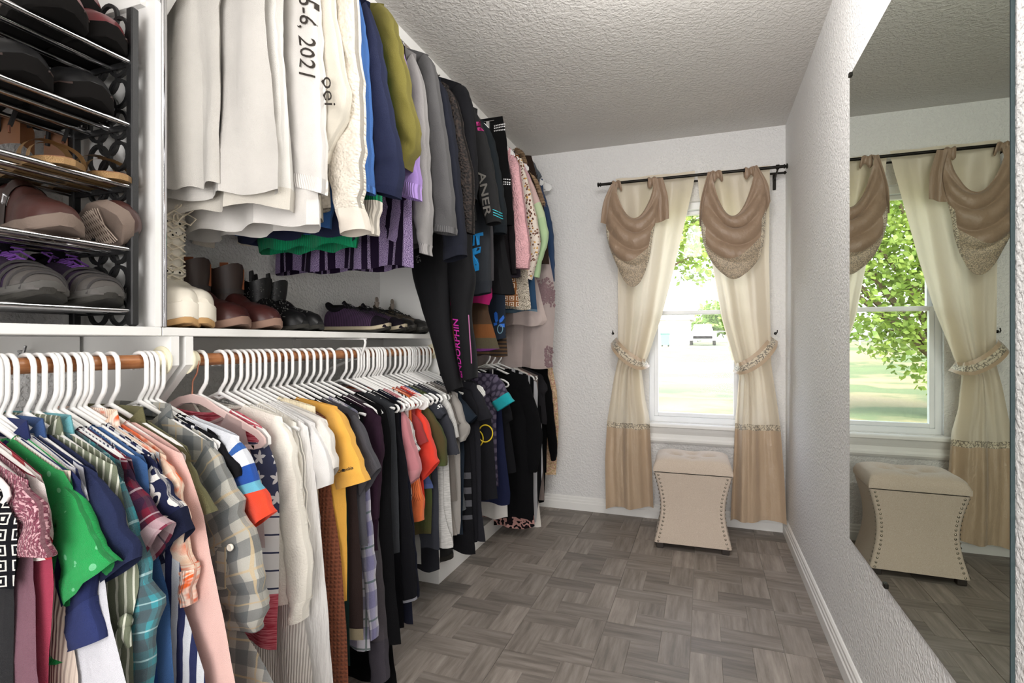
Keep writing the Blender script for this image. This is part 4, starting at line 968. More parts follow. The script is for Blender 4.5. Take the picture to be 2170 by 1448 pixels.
# ---- upper rod, near to far -----------------------------------------------------------------------
TIP = (-.915, 2.052, 0)
def U(d, lb, cat, Y, m, tip, body, sl=None, cuff=None, **kw):
    kw.setdefault('name', {'T-shirt': 'tee_shirt'}.get(cat, cat.replace(' ', '_')))
    kw.setdefault('group', UPG)
    GS[d] = G(d, cat, 0, m, tip, body, sl, cuff=cuff, Y=Y, rod='up', label=lb, **kw); return GS[d]
w1, w2, w3 = fab('#e0dcd4'), fab('#e8e5df', rough=.6), fab('#e9e5e0')
U('ivory boxy top', 'ivory boxy top nearest the chrome strip', 'blouse', .915, fab('#d3cfc8'), (-.95, 2.04, 0), [(462, 0), (466, 200), (471, 392)], thz=.018, th=.014, hem_wave=.004, amp=.012)
g = GS['ivory boxy top']; kb = MB(); w = P(368, 128, Y=g.Y - .025); kb.box(w.x - .003, w.x + .003, w.y - .003, w.y + .003, w.z - .002, w.z + .006, bev=.001); kb.build('size_tag', M_INK, g.t, False)
U('cream cropped top', 'cream cropped top with a raw hem beside the ivory boxy top', 'blouse', .945, fab('#d9d5cf'), (-.925, 2.04, 0), [(560, 20), (575, 220), (589, 405)], thz=.02, amp=.012)
U('white satin sweatshirt', 'glossy white sweatshirt with ribbed cuff and open hem', 'sweatshirt', .99, w2, TIP, [(598, 100), (610, 300), (614, 400), (613, 440)],
  [(589, -60, 528, -20), (594, 60, 533, 100), (602, 180, 541, 240), (605, 300, 551, 330), (604, 337, 553, 362), (598, 391, 560, 372)], cuff=(fab('#e4e0d9', extra='rib'), .11), thz=.05, sth=.022, amp=.009, band=(fab('#d9d3c8'), .05))
g = U('white dated sweatshirt', 'white sweatshirt with a printed date and dark letters down its sleeve', 'sweatshirt', 1.055, w3, TIP, [(655, 200), (668, 350), (681, 440), (680, 478)],
  [(668, -60, 603, -40), (675, 20, 603, 40), (685, 180, 601, 200), (690, 345, 606, 340), (688, 413, 622, 398)], cuff=(fab('#e9e5e0', extra='rib'), .12), thz=.05, sth=.026, amp=.009)
lettering(g, 'Nov. 5-6, 2021', (650, -95), (653, 178), fab('#47413c'), g.sv, .28, 1.0)
lettering(g, 'oei', (684, 165), (688, 229), fab('#47413c'), g.sv, .2, .8)
g = U('cream printed sweatshirt', 'plain cream sweatshirt tucked behind the dated one', 'sweatshirt', 1.10, fab('#e6dfd0'), TIP, [(660, 200), (670, 350), (680, 460)],
  [(700, -50, 640, -20), (714, 50, 648, 80), (734, 160, 655, 190), (742, 226, 662, 245), (730, 258, 668, 285), (700, 312, 664, 318), (690, 345, 660, 345)], thz=.05, sth=.026, cuff=(fab('#e6dfd0', extra='rib'), .12))
c = fab('#e8e0d2', 'sherpa', rough=.95)
U('cream sherpa fleece', 'fluffy cream sherpa jacket with smooth turned cuff', 'jacket', 1.15, c, TIP, [(690, 250), (694, 350), (700, 440)],
  [(750, -50, 690, -40), (762, 100, 690, 100), (771, 215, 690, 230), (772, 330, 693, 330), (768, 428, 716, 436), (780, 488, 727, 500)], cuff=(fab('#ede3d6'), .13), thz=.03, sth=.032, swr=.006)
U('cornflower blue sweatshirt', 'cornflower blue sweatshirt with ribbed cuff beside the sherpa', 'sweatshirt', 1.205, fab('#3b68aa'), (765, -20), [(735, 250), (720, 400), (702, 450), (699, 480)],
  [(772, 60, 720, 90), (778, 150, 740, 180), (788, 355, 752, 360), (788, 410, 760, 408)], cuff=(fab('#3f6cae', extra='rib'), .12), thz=.05, sth=.03)
U('midnight navy sweatshirt', 'midnight navy sweatshirt with a bent sleeve', 'sweatshirt', 1.26, fab('#272c45'), (785, 5), [(765, 250), (758, 420), (749, 502)],
  [(803, 75, 755, 110), (820, 185, 768, 210), (848, 318, 778, 330), (853, 356, 784, 372), (848, 421, 788, 408)], thz=.05, sth=.034, cuff=(fab('#232841'), .07))
U('kelly green sweater', 'kelly green sweater with white knit cuff and ribbed hem', 'sweater', 1.31, fab('#128257', extra='rib'), (800, 60), [(775, 300), (762, 480), (754, 522)],
  [(812, 200, 770, 220), (810, 330, 768, 340), (807, 410, 766, 415), (797, 498, 775, 497)], cuff=(fab('#e4dccf', extra='rib'), .2), thz=.045, sth=.026)
U('olive hooded sweatshirt', 'olive green sweatshirt with elbow bent towards the aisle', 'sweatshirt', 1.37, fab('#716a32', var=.25), (814, 8), [(800, 250), (795, 400)],
  [(834, 36, 792, 60), (853, 110, 805, 130), (871, 200, 822, 215), (888, 285, 838, 290), (884, 318, 845, 318), (863, 360, 852, 350)], thz=.04, sth=.036, swr=.007)
U('lavender sweatshirt', 'lavender sweatshirt cuff showing under the olive elbow', 'sweatshirt', 1.425, fab('#9a7cc0'), (838, 62), [(820, 260), (815, 400)],
  [(852, 100, 812, 130), (866, 180, 828, 200), (882, 290, 842, 300), (890, 372, 848, 370), (891, 425, 851, 417)], cuff=(fab('#a184c6', extra='rib'), .13), thz=.03, sth=.028)
c = fab('#1c1126', 'tweed', '#3c2754', '#a594b6', sc=1.35)
U('purple woven poncho', 'purple and white striped woven poncho reaching lowest of the upper row', 'poncho', 1.47, c, (858, 98), [(868, 250), (874, 420), (878, 566)],
  [(866, 160, 832, 190), (872, 280, 824, 300), (872, 390, 815, 410), (862, 470, 811, 470), (850, 518, 812, 502)], thz=.04, sth=.026, amp=.012)
U('light grey hoodie', 'light grey hoodie with long narrow ribbed cuff', 'hoodie', 1.53, fab('#8d8a89'), (882, 115), [(880, 300), (885, 470)],
  [(897, 172, 860, 200), (905, 255, 868, 270), (910, 360, 877, 370), (915, 460, 880, 462), (911, 503, 889, 503), (913, 542, 894, 538)], cuff=(fab('#8d8a89', extra='rib'), .1), thz=.035, sth=.03)
U('charcoal sweatshirt', 'charcoal grey sweatshirt with thick ribbed cuff', 'sweatshirt', 1.60, fab('#555455'), (908, 116), [(905, 300), (908, 480), (906, 520)],
  [(921, 140, 890, 175), (937, 236, 898, 250), (953, 344, 907, 350), (964, 458, 916, 455), (965, 497, 922, 494)], cuff=(fab('#595859', extra='rib'), .1), thz=.04, sth=.034)
U('blue-black sweatshirt', 'blue black sweatshirt with folded cuff low by the leggings', 'sweatshirt', 1.67, fab('#20222b'), (934, 166), [(930, 300), (934, 480)],
  [(948, 200, 915, 225), (964, 290, 926, 300), (976, 398, 934, 400), (986, 495, 940, 500), (988, 541, 943, 556)], cuff=(fab('#22242e'), .11), thz=.03, sth=.032)
U('black boucle jacket', 'fuzzy black boucle jacket', 'jacket', 1.74, fab('#1f1f20', 'sherpa'), (952, 182), [(950, 330), (955, 480)],
  [(970, 215, 935, 240), (988, 305, 946, 320), (1002, 362, 956, 370), (1004, 440, 965, 445), (1003, 496, 985, 494)], thz=.03, sth=.03)
U('plain black hoodie', 'plain black hoodie just before the divider', 'hoodie', 1.80, fab('#17171a'), (978, 178), [(975, 330), (978, 450)],
  [(992, 192, 960, 220), (1003, 250, 968, 265), (1011, 355, 984, 362), (1009, 422, 994, 430)], thz=.03, sth=.03)
# long black running leggings hanging down past the shelf
YL = 1.885
lg = thing('running_leggings', 'long black running leggings with magenta lettering hanging past the shelf', 'leggings', (RODX, YL, ROD_UP), UPG)
M_LEG = fab('#19191b', rough=.6, wv=.1); M_LEGP = fab('#2c2b2e', rough=.6, wv=.1)
def q3(p): w = P(*p, Y=YL); return (w.x, w.z)
def leg(outs, ins, nm, m, y0, th=.035):
    O = crom([q3(p) for p in outs], 40); I = crom([q3(p) for p in ins], 40); b = MB()
    def fn(i, j):
        k = min(int(j * 40), 40); (ox, oz), (ix, iz) = O[k], I[k]; a = 2 * pi * i
        c_ = math.copysign(abs(cos(a)) ** .8, cos(a)); x = (ox + ix) / 2 + (ox - ix) / 2 * c_; z = (oz + iz) / 2 + (oz - iz) / 2 * c_
        return (x, YL + y0 + th * math.copysign(abs(sin(a)) ** .9, sin(a)) * (.6 + .4 * smoothstep(j * 3)) + .004 * nz(x, y0, z, 14), z), (x, z)
    b.grid(20, 40, fn, wrap=True); o = b.build(nm, m, lg); return b
bA = leg([(958, 232), (964, 400), (955, 560), (958, 680), (972, 770), (982, 820)], [(900, 232), (888, 400), (877, 560), (896, 645), (918, 715), (938, 790), (955, 835)], 'leg', M_LEG, -.012)
bB = leg([(972, 232), (996, 400), (1000, 540), (1007, 592), (999, 645), (1000, 690), (1007, 735), (1011, 800)], [(935, 232), (943, 400), (950, 560), (955, 620), (962, 690), (972, 760), (982, 808)], 'leg', M_LEG, .0)
wb2 = MB(); a_, b_ = q3((899, 232)), q3((973, 232))
wb2.grid(24, 3, lambda i, j: ((((a_[0] + b_[0]) / 2 + (b_[0] - a_[0]) / 2 * cos(2 * pi * i)), YL - .006 + .042 * sin(2 * pi * i), a_[1] + .05 - .06 * j), (i, j)), wrap=True); wb2.build('waistband', M_LEG, lg)
class _T: pass
tt = _T(); tt.Y = YL; tt.t = lg
lettering(tt, 'ENDORPHIN', (988, 800), (979, 675), M_MAG, bB, .2, .9, bold=.015)
lettering(tt, 'KS', (893, 548), (897, 562), fab('#8e8e8e'), bA, 0, 1.0)
kb = MB(); rr = [q3(p) for p in ((997, 668), (999, 700), (1003, 735), (1005, 770))]
bvh = BVHTree.FromPolygons(bB.v, bB.f); pp = []
for x, z in crom(rr, 12):
    h_ = bvh.ray_cast(Vector((x, YL - .3, z)), Vector((0, 1, 0))); pp.append((x, (h_[0].y if h_[0] else YL) - .002, z))
kb.tube(pp, .0022, 6); kb.build('piping', plain('pink_piping', '#a9608f', .6), lg)
hanger('clip', YL, ROD_UP, 'metal clip hanger holding the long black running leggings', 'hangers on the upper rods')
hanger('clip', 2.36, ROD_UP, 'metal clip hanger with the studded black skirt near the ceiling', 'hangers on the upper rods', x=RODX + .04)

# ---- upper rod beyond the divider --------------------------------------------------------------------
FU = dict(group=FARU)
def prints(g, polys, m, srf, name='print'):
    bvh = BVHTree.FromPolygons(srf.v, srf.f)
    for poly in polys:
        b = MB(); pts = []
        dens = []
        for (a, c) in zip(poly, poly[1:] + poly[:1]):
            for k in range(4): dens.append((a[0] + (c[0] - a[0]) * k / 4, a[1] + (c[1] - a[1]) * k / 4))
        for (u, v) in dens:
            w = P(u, v, Y=g.Y); h_ = bvh.ray_cast(Vector((w.x, g.Y - .3, w.z)), Vector((0, 1, 0))); pts.append((w.x, (h_[0].y if h_[0] else g.Y - .03) - .0025, w.z))
        ii = [b.vert(p) for p in pts]; b.face(ii); b.build(name, m, g.t, False)
g = U('black racing jersey', 'black jersey with striped silver letters down the sleeve', 'jersey', 2.02, fab('#262627', rough=.7), (1012, 231), [(1005, 400), (1010, 470)],
  [(1026, 275, 995, 300), (1040, 330, 1006, 350), (1052, 392, 1014, 410), (1060, 455, 1026, 460), (1061, 471, 1033, 478)], thz=.03, sth=.03, left=.05, both=False, **FU)
lettering(g, 'ANER', (1020, 370), (1033, 464), fab('#d6d2c8', 'hstripe', '#77736d', sc=.2), g.sv, 0, .62, bold=.015)
prints(g, [[(1013, 262), (1023, 261), (1025, 271), (1015, 272)], [(1016, 275), (1026, 274), (1027, 280), (1018, 282)]], plain('pink_patch', '#b8347f', .7), g.sv)
lettering(g, '///', (1050, 447), (1053, 468), plain('cyan_ink', '#18a6b4', .6), g.sv, .3, 1.0)
g = U('black team sweatshirt', 'black sweatshirt with large blue lettering on the sleeve', 'sweatshirt', 2.07, fab('#303338'), (1012, 300), [(1010, 500), (1012, 590)],
  [(1030, 380, 1000, 390), (1038, 480, 1000, 485), (1039, 560, 1000, 565), (1040, 620, 1001, 628)], cuff=(fab('#2c2f35'), .12), thz=.025, sth=.028, left=.05, both=False, **FU)
prints(g, [[(1008, 500), (1030, 495), (1030, 502), (1023, 503), (1022, 521), (1017, 523), (1015, 503), (1013, 503), (1012, 523), (1007, 524)],
           [(1007, 530), (1025, 525), (1024, 538), (1011, 543), (1012, 547), (1019, 552), (1021, 560), (1021, 575), (1008, 578)]], M_BLUEINK, g.sv, 'lettering')
U('faded black jeans', 'faded black jeans edge beside the blue lettering', 'jeans', 2.15, fab('#4b494c'), (1040, 420), [(1046, 500), (1047, 596)], flat=True, thz=.015, left=.03, hang=None, **FU)
U('magenta velvet top', 'magenta velvet top hem below the black team sweatshirt', 'blouse', 2.175, fab('#a3155f', rough=.5), (1018, 480), [(1038, 560), (1044, 628), (1037, 645)], thz=.03, left=.03, **FU, hang=None, flat=True)
U('patchwork striped skirt', 'patchwork skirt in brown, purple and orange stripes', 'skirt', 2.20, fab('#4f3c2e', 'blocks', extra=[(-1, '#c2502c'), (-.475, '#6c3472'), (-.38, '#57503f'), (-.33, '#7a4d2c'), (-.27, '#4f3c2e'), (-.1, '#57503f'), (.2, '#4f3c2e')]), (1024, 560), [(1036, 660), (1050, 710), (1059, 742)], flat=True, hang=None, thz=.035, amp=.014, **FU)
U('dark teal raglan', 'very dark teal raglan sweatshirt on the broad hanger', 'sweatshirt', 2.24, fab('#23282c'), (1026, 256), [(1030, 400), (1034, 480)],
  [(1040, 278, 1010, 310), (1051, 315, 1020, 330), (1064, 388, 1036, 395), (1073, 455, 1046, 460), (1072, 495, 1044, 496)], cuff=(fab('#20252a'), .1), thz=.02, sth=.028, hang='paddle', **FU)
U('black flared skirt', 'black flared skirt hanging behind the team sweatshirt', 'skirt', 2.30, fab('#1b1b1d', rough=.7), (1055, 420), [(1072, 520), (1082, 580), (1091, 622)], flat=True, hang=None, thz=.05, amp=.016, **FU)
g = U('studded black skirt', 'black skirt with rows of silver studs on the clip hanger', 'skirt', 2.37, fab('#121213'), (1065, 246), [(1074, 295), (1080, 382), (1086, 435), (1088, 480)], flat=True, hang=None, thz=.03, amp=.004, **FU)
bvh = BVHTree.FromPolygons(g.bv.v, g.bv.f); kb = MB()
for r0, (va, vb) in enumerate(((268, 263), (273, 268), (279, 275), (381, 381), (387, 387), (392, 391))):
    u0, u1 = ((1049, 1069) if r0 < 3 else (1069, 1080))
    nn = 7 if r0 < 3 else 4
    for k in range(nn):
        w = P(u0 + (u1 - u0) * k / (nn - 1), va + (vb - va) * k / (nn - 1), Y=g.Y); h_ = bvh.ray_cast(Vector((w.x, g.Y - .3, w.z)), Vector((0, 1, 0)))
        kb.lathe([(0, -.0035), (.004, -.002), (.0045, 0), (0, .001)], (w.x, (h_[0].y if h_[0] else g.Y), w.z), 'y', 6)
kb.build('studs', plain('silver_stud', '#d9d9da', .25, .8), g.t)['kind'] = 'stuff'
g = U('butterfly jeans', 'dark jeans leg embroidered with a blue butterfly', 'jeans', 2.43, fab('#2b3340'), (1062, 520), [(1068, 580), (1071, 646), (1072, 720)], flat=True, hang=None, thz=.02, left=.03, **FU)
prints(g, [[(1049, 664), (1053, 661), (1056, 664), (1058, 681), (1053, 684), (1050, 676)], [(1060, 679), (1068, 668), (1070, 674), (1066, 682), (1061, 685)], [(1060, 687), (1070, 686), (1070, 694), (1062, 693)], [(1048, 685), (1056, 684), (1056, 689), (1049, 691)]], plain('butterfly_blue', '#2166c9', .7), g.bv)
bvh = BVHTree.FromPolygons(g.bv.v, g.bv.f); kb = MB(); ring = []
for k in range(13):
    a = 2 * pi * k / 12; w = P(1062 + 5 * cos(a), 698 + 9 * sin(a), Y=g.Y); h_ = bvh.ray_cast(Vector((w.x, g.Y - .3, w.z)), Vector((0, 1, 0))); ring.append((w.x, (h_[0].y if h_[0] else g.Y) - .002, w.z))
kb.tube(ring, .0025, 5, cap=False); kb.build('embroidery', plain('pale_blue_thread', '#6f95a8', .7), g.t)
U('brown striped dress', 'brown striped dress hem below the butterfly jeans', 'dress', 2.47, fab('#5d4632', 'hstripe', '#2f2a2a', sc=.9), (1060, 600), [(1072, 690), (1076, 755)], flat=True, hang=None, thz=.03, **FU)
U('black lace top', 'black lace top between the studded skirt and the pink fleece', 'blouse', 2.50, fab('#1d1a1c', extra='lace'), (1070, 312), [(1080, 420), (1086, 470), (1090, 572)],
  [(1078, 345, 1062, 360), (1086, 420, 1072, 425), (1091, 500, 1078, 505), (1094, 580, 1084, 582)], hang='paddle', **FU)
U('pink sherpa jacket', 'bubblegum pink sherpa jacket', 'jacket', 2.58, fab('#e6b0b6', 'sherpa', rough=.95), (1089, 328), [(1088, 430), (1090, 560)],
  [(1097, 340, 1078, 355), (1105, 378, 1084, 385), (1116, 468, 1086, 460), (1124, 530, 1083, 535), (1121, 570, 1086, 568)], thz=.025, sth=.036, hang='paddle', swr=.007, **FU)
U('dark plum cardigan', 'dark plum cardigan hem peeking under the pink sherpa', 'cardigan', 2.62, fab('#37323a'), (1092, 345), [(1098, 470), (1103, 586)], th=.02, **FU)
U('geometric brown dress', 'brown and ivory geometric print hem', 'dress', 2.65, fab('#8d5b34', 'geo', '#efe3d2', sc=1.1), (1082, 520), [(1094, 600), (1100, 648)], flat=True, hang=None, thz=.03, **FU)
U('rust suede jacket', 'rust brown suede jacket edge behind the pink sherpa', 'jacket', 2.68, fab('#7a4a26'), (1100, 332), [(1104, 380), (1108, 440)], th=.02, **FU)
U('snake print trousers', 'ivory snake print trousers leg', 'trousers', 2.70, fab('#cabfae', 'snake', '#6d6354', '#e6dccb'), (1112, 520), [(1119, 590), (1126, 655)], flat=True, hang=None, thz=.02, **FU)
U('retro floral blouse', 'retro floral blouse in brown, ochre and cream', 'blouse', 2.735, fab('#efe3d6', 'floral', '#7b4c35', '#d8a44c', sc=.55, extra='#5c3a2c'), (1111, 352), [(1114, 470), (1118, 585)],
  [(1118, 378, 1100, 395), (1128, 420, 1110, 430), (1139, 470, 1117, 475), (1145, 508, 1122, 508), (1141, 540, 1123, 545), (1131, 575, 1116, 575), (1127, 594, 1107, 588)], sth=.03, **FU)
U('frayed denim skirt', 'dark denim skirt with frayed hem', 'skirt', 2.77, fab('#2c4763'), (1122, 520), [(1133, 590), (1139, 660)], flat=True, hang=None, thz=.03, band=(fab('#5d7689'), .012), **FU)
c = fab('#b9d6a4', 'blocks', extra=[(-1, '#b8d5a5'), (-.30, '#c7d9b0'), (-.22, '#d8b9b4'), (-.1, '#d3aab0'), (.2, '#d3aab0')])
U('pink and mint ombre blouse', 'pink to mint ombre satin blouse with bent sleeve', 'blouse', 2.83, c, (1117, 352), [(1124, 470), (1130, 570)],
  [(1127, 382, 1108, 400), (1141, 418, 1124, 430), (1154, 455, 1136, 462), (1162, 497, 1146, 506), (1157, 526, 1144, 530), (1147, 556, 1134, 558), (1143, 589, 1130, 587)], sth=.026, hang='paddle', **FU)
g = U('dark brown coat', 'dark brown coat with a shaggy fur collar', 'coat', 2.92, fab('#2f241e'), (1126, 330), [(1150, 420), (1160, 500), (1164, 560)], th=.03, thz=.03, **FU)
def fur(g, pts, r, n, name='fur_trim'):
    b = MB(); rnd = random.Random(5)
    C = crom([tuple(P(u, v, Y=g.Y)) for u, v in pts], 40)
    for k in range(n):
        c_ = Vector(C[rnd.randrange(41)]); d = Vector((rnd.gauss(0, 1), rnd.gauss(-.4, 1), rnd.gauss(0, 1))).normalized()
        s = c_ + d * r * .5; e = c_ + d * r * rnd.uniform(.9, 1.5) + Vector((0, 0, -.01)); o = d.orthogonal().normalized() * .0025
        i = [b.vert(s - o), b.vert(s + o), b.vert(e)]; b.face(i)
    b.tube(C, r * .7, 8); o = b.build(name, fab('#6a5440', 'heather', '#a98e70', sc=3), g.t); o['kind'] = 'stuff'
fur(g, [(1092, 318), (1104, 325), (1112, 340), (1121, 362), (1136, 388), (1144, 412), (1150, 432)], .022, 900)
U('mauve sheer lace gown', 'sheer mauve gown with beaded lace tiers by the window wall', 'dress', 3.0, fab('#c9b8b4', trans=.35, rough=.6), (1130, 440), [(1164, 545), (1174, 600), (1176, 650), (1172, 720), (1169, 780)], flat=True, hang=None, thz=.06, amp=.014, **FU)
g = GS['mauve sheer lace gown']
bvh = BVHTree.FromPolygons(g.bv.v, g.bv.f); kb = MB(); rnd = random.Random(2)
for k in range(520):
    if k < 390: u, v = rnd.uniform(1136, 1176), 0; v = 612 + rnd.gauss(0, 11) + (u - 1136) * .35
    else: u, v = rnd.uniform(1158, 1172), rnd.uniform(735, 778)
    w = P(u, v, Y=g.Y); h_ = bvh.ray_cast(Vector((w.x, g.Y - .4, w.z)), Vector((0, 1, 0)))
    if not h_[0]: continue
    r = rnd.uniform(.004, .009); kb.lathe([(0, -.004), (r * .7, -.003), (r, 0), (0, .001)], (w.x, h_[0].y, w.z), 'y', 6)
o = kb.build('lace_applique', fab('#8d7478', var=.3), g.t); o['kind'] = 'stuff'
U('blush peplum layer', 'opaque blush peplum layer in front of the sheer gown', 'blouse', 2.955, fab('#cdbcb7', rough=.6), (1128, 560), [(1150, 640), (1160, 680), (1150, 690)], flat=True, hang=None, thz=.05, amp=.016, **FU)
U('denim jacket', 'blue denim jacket last on the upper rod', 'jacket', 3.12, fab('#33496a'), (1150, 392), [(1158, 460), (1160, 520)],
  [(1158, 425, 1140, 440), (1167, 462, 1150, 470), (1173, 500, 1158, 505), (1175, 560, 1162, 560), (1174, 597, 1166, 590)], sth=.026, hang='paddle', **FU)
hanger('paddle', 3.235, ROD_UP, 'empty white broad-ended hanger nearest the window wall', 'hangers on the upper rods', x=RODX + .02)
t = thing('striped_headband', 'grey striped fabric headband looped on a hanger by the window wall', 'headband', tuple(P(1134, 362, Y=3.05)), FARU)
kb = MB(); kb.tube([P(u, v, Y=3.05) for u, v in ((1124, 342), (1129, 350), (1133, 362), (1140, 368), (1143, 374), (1138, 380), (1132, 372), (1127, 358))], [.012, .016, .018, .014, .016, .014, .013, .01], 8, ry=None); kb.build('band', fab('#70777e', 'vstripe', '#3b4048', sc=.4), t)
# ---------------------------------------------------------------- shoe rack
RKX0, RKX1, RKY0, RKY1 = -1.302, -1.121, .300, .772
TIERS = [1.1336, 1.2607, 1.3913, 1.5188, 1.6497]
rk = thing('shoe_rack', 'black shoe rack with chrome tubes and ring pattern ends on the left shelf', 'shoe rack', (RKX0, RKY0, SHZ))
for y in (RKY0, RKY1):
    b = MB()
    for x in (RKX0, RKX1): b.box(x - .009, x + .009, y, y + .016, SHZ + .0005, 1.765, bev=.004)
    b.build('side_frame', M_BLACKPLASTIC, rk, False)
    for col, x in enumerate((RKX1 - .040, RKX1 - .072, RKX1 - .104)):
        for k in range(11):
            z = SHZ + .033 + .0655 * k + (.0328 if col % 2 else 0)
            if z > 1.775: continue
            b = MB(); n = 18; R, w, d = .0272, .0048, .005
            rings = []
            for i in range(n):
                a = 2 * pi * i / n; rings.append([(x + (R + w * cos(c)) * cos(a), y + .008 + d * sin(c), z + (R * 1.04 + w * cos(c)) * sin(a)) for c in (.785, 2.356, 3.927, 5.498)])
            rings.append(rings[0]); b.rings(rings, 0); b.build('ring', M_BLACKPLASTIC, rk)
for z in TIERS:
    for k in range(4):
        x = RKX1 - .001 - k * .0605; b = MB(); b.tube([(x, RKY0 + .012, z), (x, RKY1 + .004, z)], .0055, 10); b.build('tier_tube', M_CHROME, rk)
    b = MB(); b.box(RKX0 + .006, RKX1 - .004, RKY1 + .002, RKY1 + .008, z - .008, z + .004); b.build('tier_rail', M_BLACKPLASTIC, rk, False)

# ---------------------------------------------------------------- shoes
def keyf(keys, t):
    for (a, va), (b_, vb) in zip(keys, keys[1:]):
        if t <= b_: return va + (vb - va) * smoothstep((t - a) / (b_ - a)) if b_ > a else vb
    return keys[-1][1]
WK = [(0, .16), (.05, .29), (.15, .36), (.35, .36), (.55, .43), (.72, .5), (.86, .45), (.95, .31), (1, .10)]
def outline(L, W, n=14, grow=0.0, toe=1.0):
    pts = []
    for k in range(n + 1):
        t = k / n; pts.append((t * L, keyf(WK, t) * W + grow))
    up = [(x, w) for x, w in pts]; dn = [(x, -w) for x, w in reversed(pts)]
    return up + dn
def sole_mesh(L, W, z0, z1, m, t, name='sole', heel=None, grow=.003, rocker=.006, off=None, tread=None):
    o = outline(L, W, 16, grow); b = MB(); rings = []
    def zz(x, z): return z + rocker * max(0, (x / L - .78) / .22) ** 2
    for ins, z in ((.004, z0), (0, z0 + .003), (0, z1 - .002), (.003, z1)):
        rings.append([(x * (1 - 0) - (0), y - math.copysign(ins, y), zz(x, z)) for x, y in o])
    b.rings(rings, 0, True, True); r = b.build(name, m, t, off=(0, 0, 0))
    if heel:
        hb = MB(); o2 = [(x, y) for x, y in outline(L, W, 16, grow - .002) if x < L * .3]
        hb.rings([[(x, y, z) for x, y in o2] for z in (heel, heel + .002, z0)], 0, True, True); hb.build('heel', m, t, off=(0, 0, 0))
    return r
def upper(L, W, z0, HK, m, t, name='upper', p=.62, seg=16, n=26):
    b = MB()
    def fn(i, j):
        tt = .012 + .97 * j; w = keyf(WK, tt) * W; h = keyf(HK, tt); a = pi * i
        y = w * math.copysign(abs(cos(a)) ** .75, cos(a)) * (1 - .18 * sin(a)); z = z0 + h * sin(a) ** p
        return (tt * L, y, z), (tt * L, a * w)
    b.grid(seg, n, fn)
    for tt in (.012, .982):
        w = keyf(WK, tt) * W; h = keyf(HK, tt); ii = []
        for k in range(seg + 1):
            a = pi * k / seg; ii.append(b.vert((tt * L, w * math.copysign(abs(cos(a)) ** .75, cos(a)) * (1 - .18 * sin(a)), z0 + h * sin(a) ** p)))
        b.face(ii)
    return b.build(name, m, t, off=(0, 0, 0))
def shaft(L, W, z0, z1, m, t, cx=.2, rx=.19, ry=.36, flare=1.05, lining=None, slant=0.0, name='shaft', wav=0.0):
    b = MB(); rings = []
    n = 18
    for z, k in [(z0, .96), (z0 + (z1 - z0) * .35, .93), (z0 + (z1 - z0) * .7, 1.0 * flare), (z1, 1.04 * flare)]:
        f = (z - z0) / (z1 - z0)
        rings.append([(L * cx + slant * f + L * rx * k * cos(2 * pi * q_ / n), W * ry * k * sin(2 * pi * q_ / n), z + wav * f * cos(4 * pi * q_ / n)) for q_ in range(n)])
    inn = [[(L * cx + slant + L * rx * .96 * flare * cos(2 * pi * q_ / n), W * ry * .96 * flare * sin(2 * pi * q_ / n), z1 + wav * cos(4 * pi * q_ / n)) for q_ in range(n)],
           [(L * cx + slant * .4 + L * rx * .8 * cos(2 * pi * q_ / n), W * ry * .8 * sin(2 * pi * q_ / n), z0 + .5 * (z1 - z0)) for q_ in range(n)]]
    b.rings(rings); o = b.build(name, m, t, off=(0, 0, 0))
    c = MB(); c.rings(inn, 0, False, True); c.build('lining', lining or m, o, off=(0, 0, 0)); return o
def put(name, label, cat, toe, L, yaw=0.0, pitch=0.0, group=None, roll=0.0):
    """empty at the heel so that the toe reaches the given point"""
    t = thing(name, label, cat, (0, 0, 0), group); d = Matrix.Rotation(yaw, 3, 'Z') @ Vector((L, 0, 0))
    t.location = (toe[0] - d.x, toe[1] - d.y, toe[2]); t.rotation_euler = (roll, pitch, yaw); return t
def lacing(t, L, W, z0, HK, m, a=.36, b_=.62, n=5, bow=True, r=.002):
    k = MB()
    for i in range(n):
        tt = a + (b_ - a) * i / (n - 1); h = z0 + keyf(HK, tt) + .0015; w = W * .14; x = tt * L; x2 = (tt + (b_ - a) / n * .8) * L; h2 = z0 + keyf(HK, tt + .05) + .002
        k.tube([(x, -w, h - .004), (x * .5 + x2 * .5, 0, h + .002), (x2, w, h2 - .004)], r, 5); k.tube([(x, w, h - .004), (x * .5 + x2 * .5, 0, h + .0005), (x2, -w, h2 - .004)], r, 5)
    if bow:
        x = a * L - .004; h = z0 + keyf(HK, a) + .004
        for s in (-1, 1):
            k.tube([(x, 0, h), (x - .008, s * .014, h + .012), (x - .002, s * .032, h + .010), (x + .004, s * .02, h + .002), (x, 0, h)], r, 5)
            k.tube([(x, 0, h), (x + .012, s * .02, h + .004), (x + .03, s * .036, h - .012)], r, 5)
    return k.build('laces', m, t, off=(0, 0, 0))
SNK = [(0, .052), (.08, .070), (.2, .078), (.33, .078), (.45, .072), (.6, .060), (.75, .047), (.9, .036), (1, .012)]
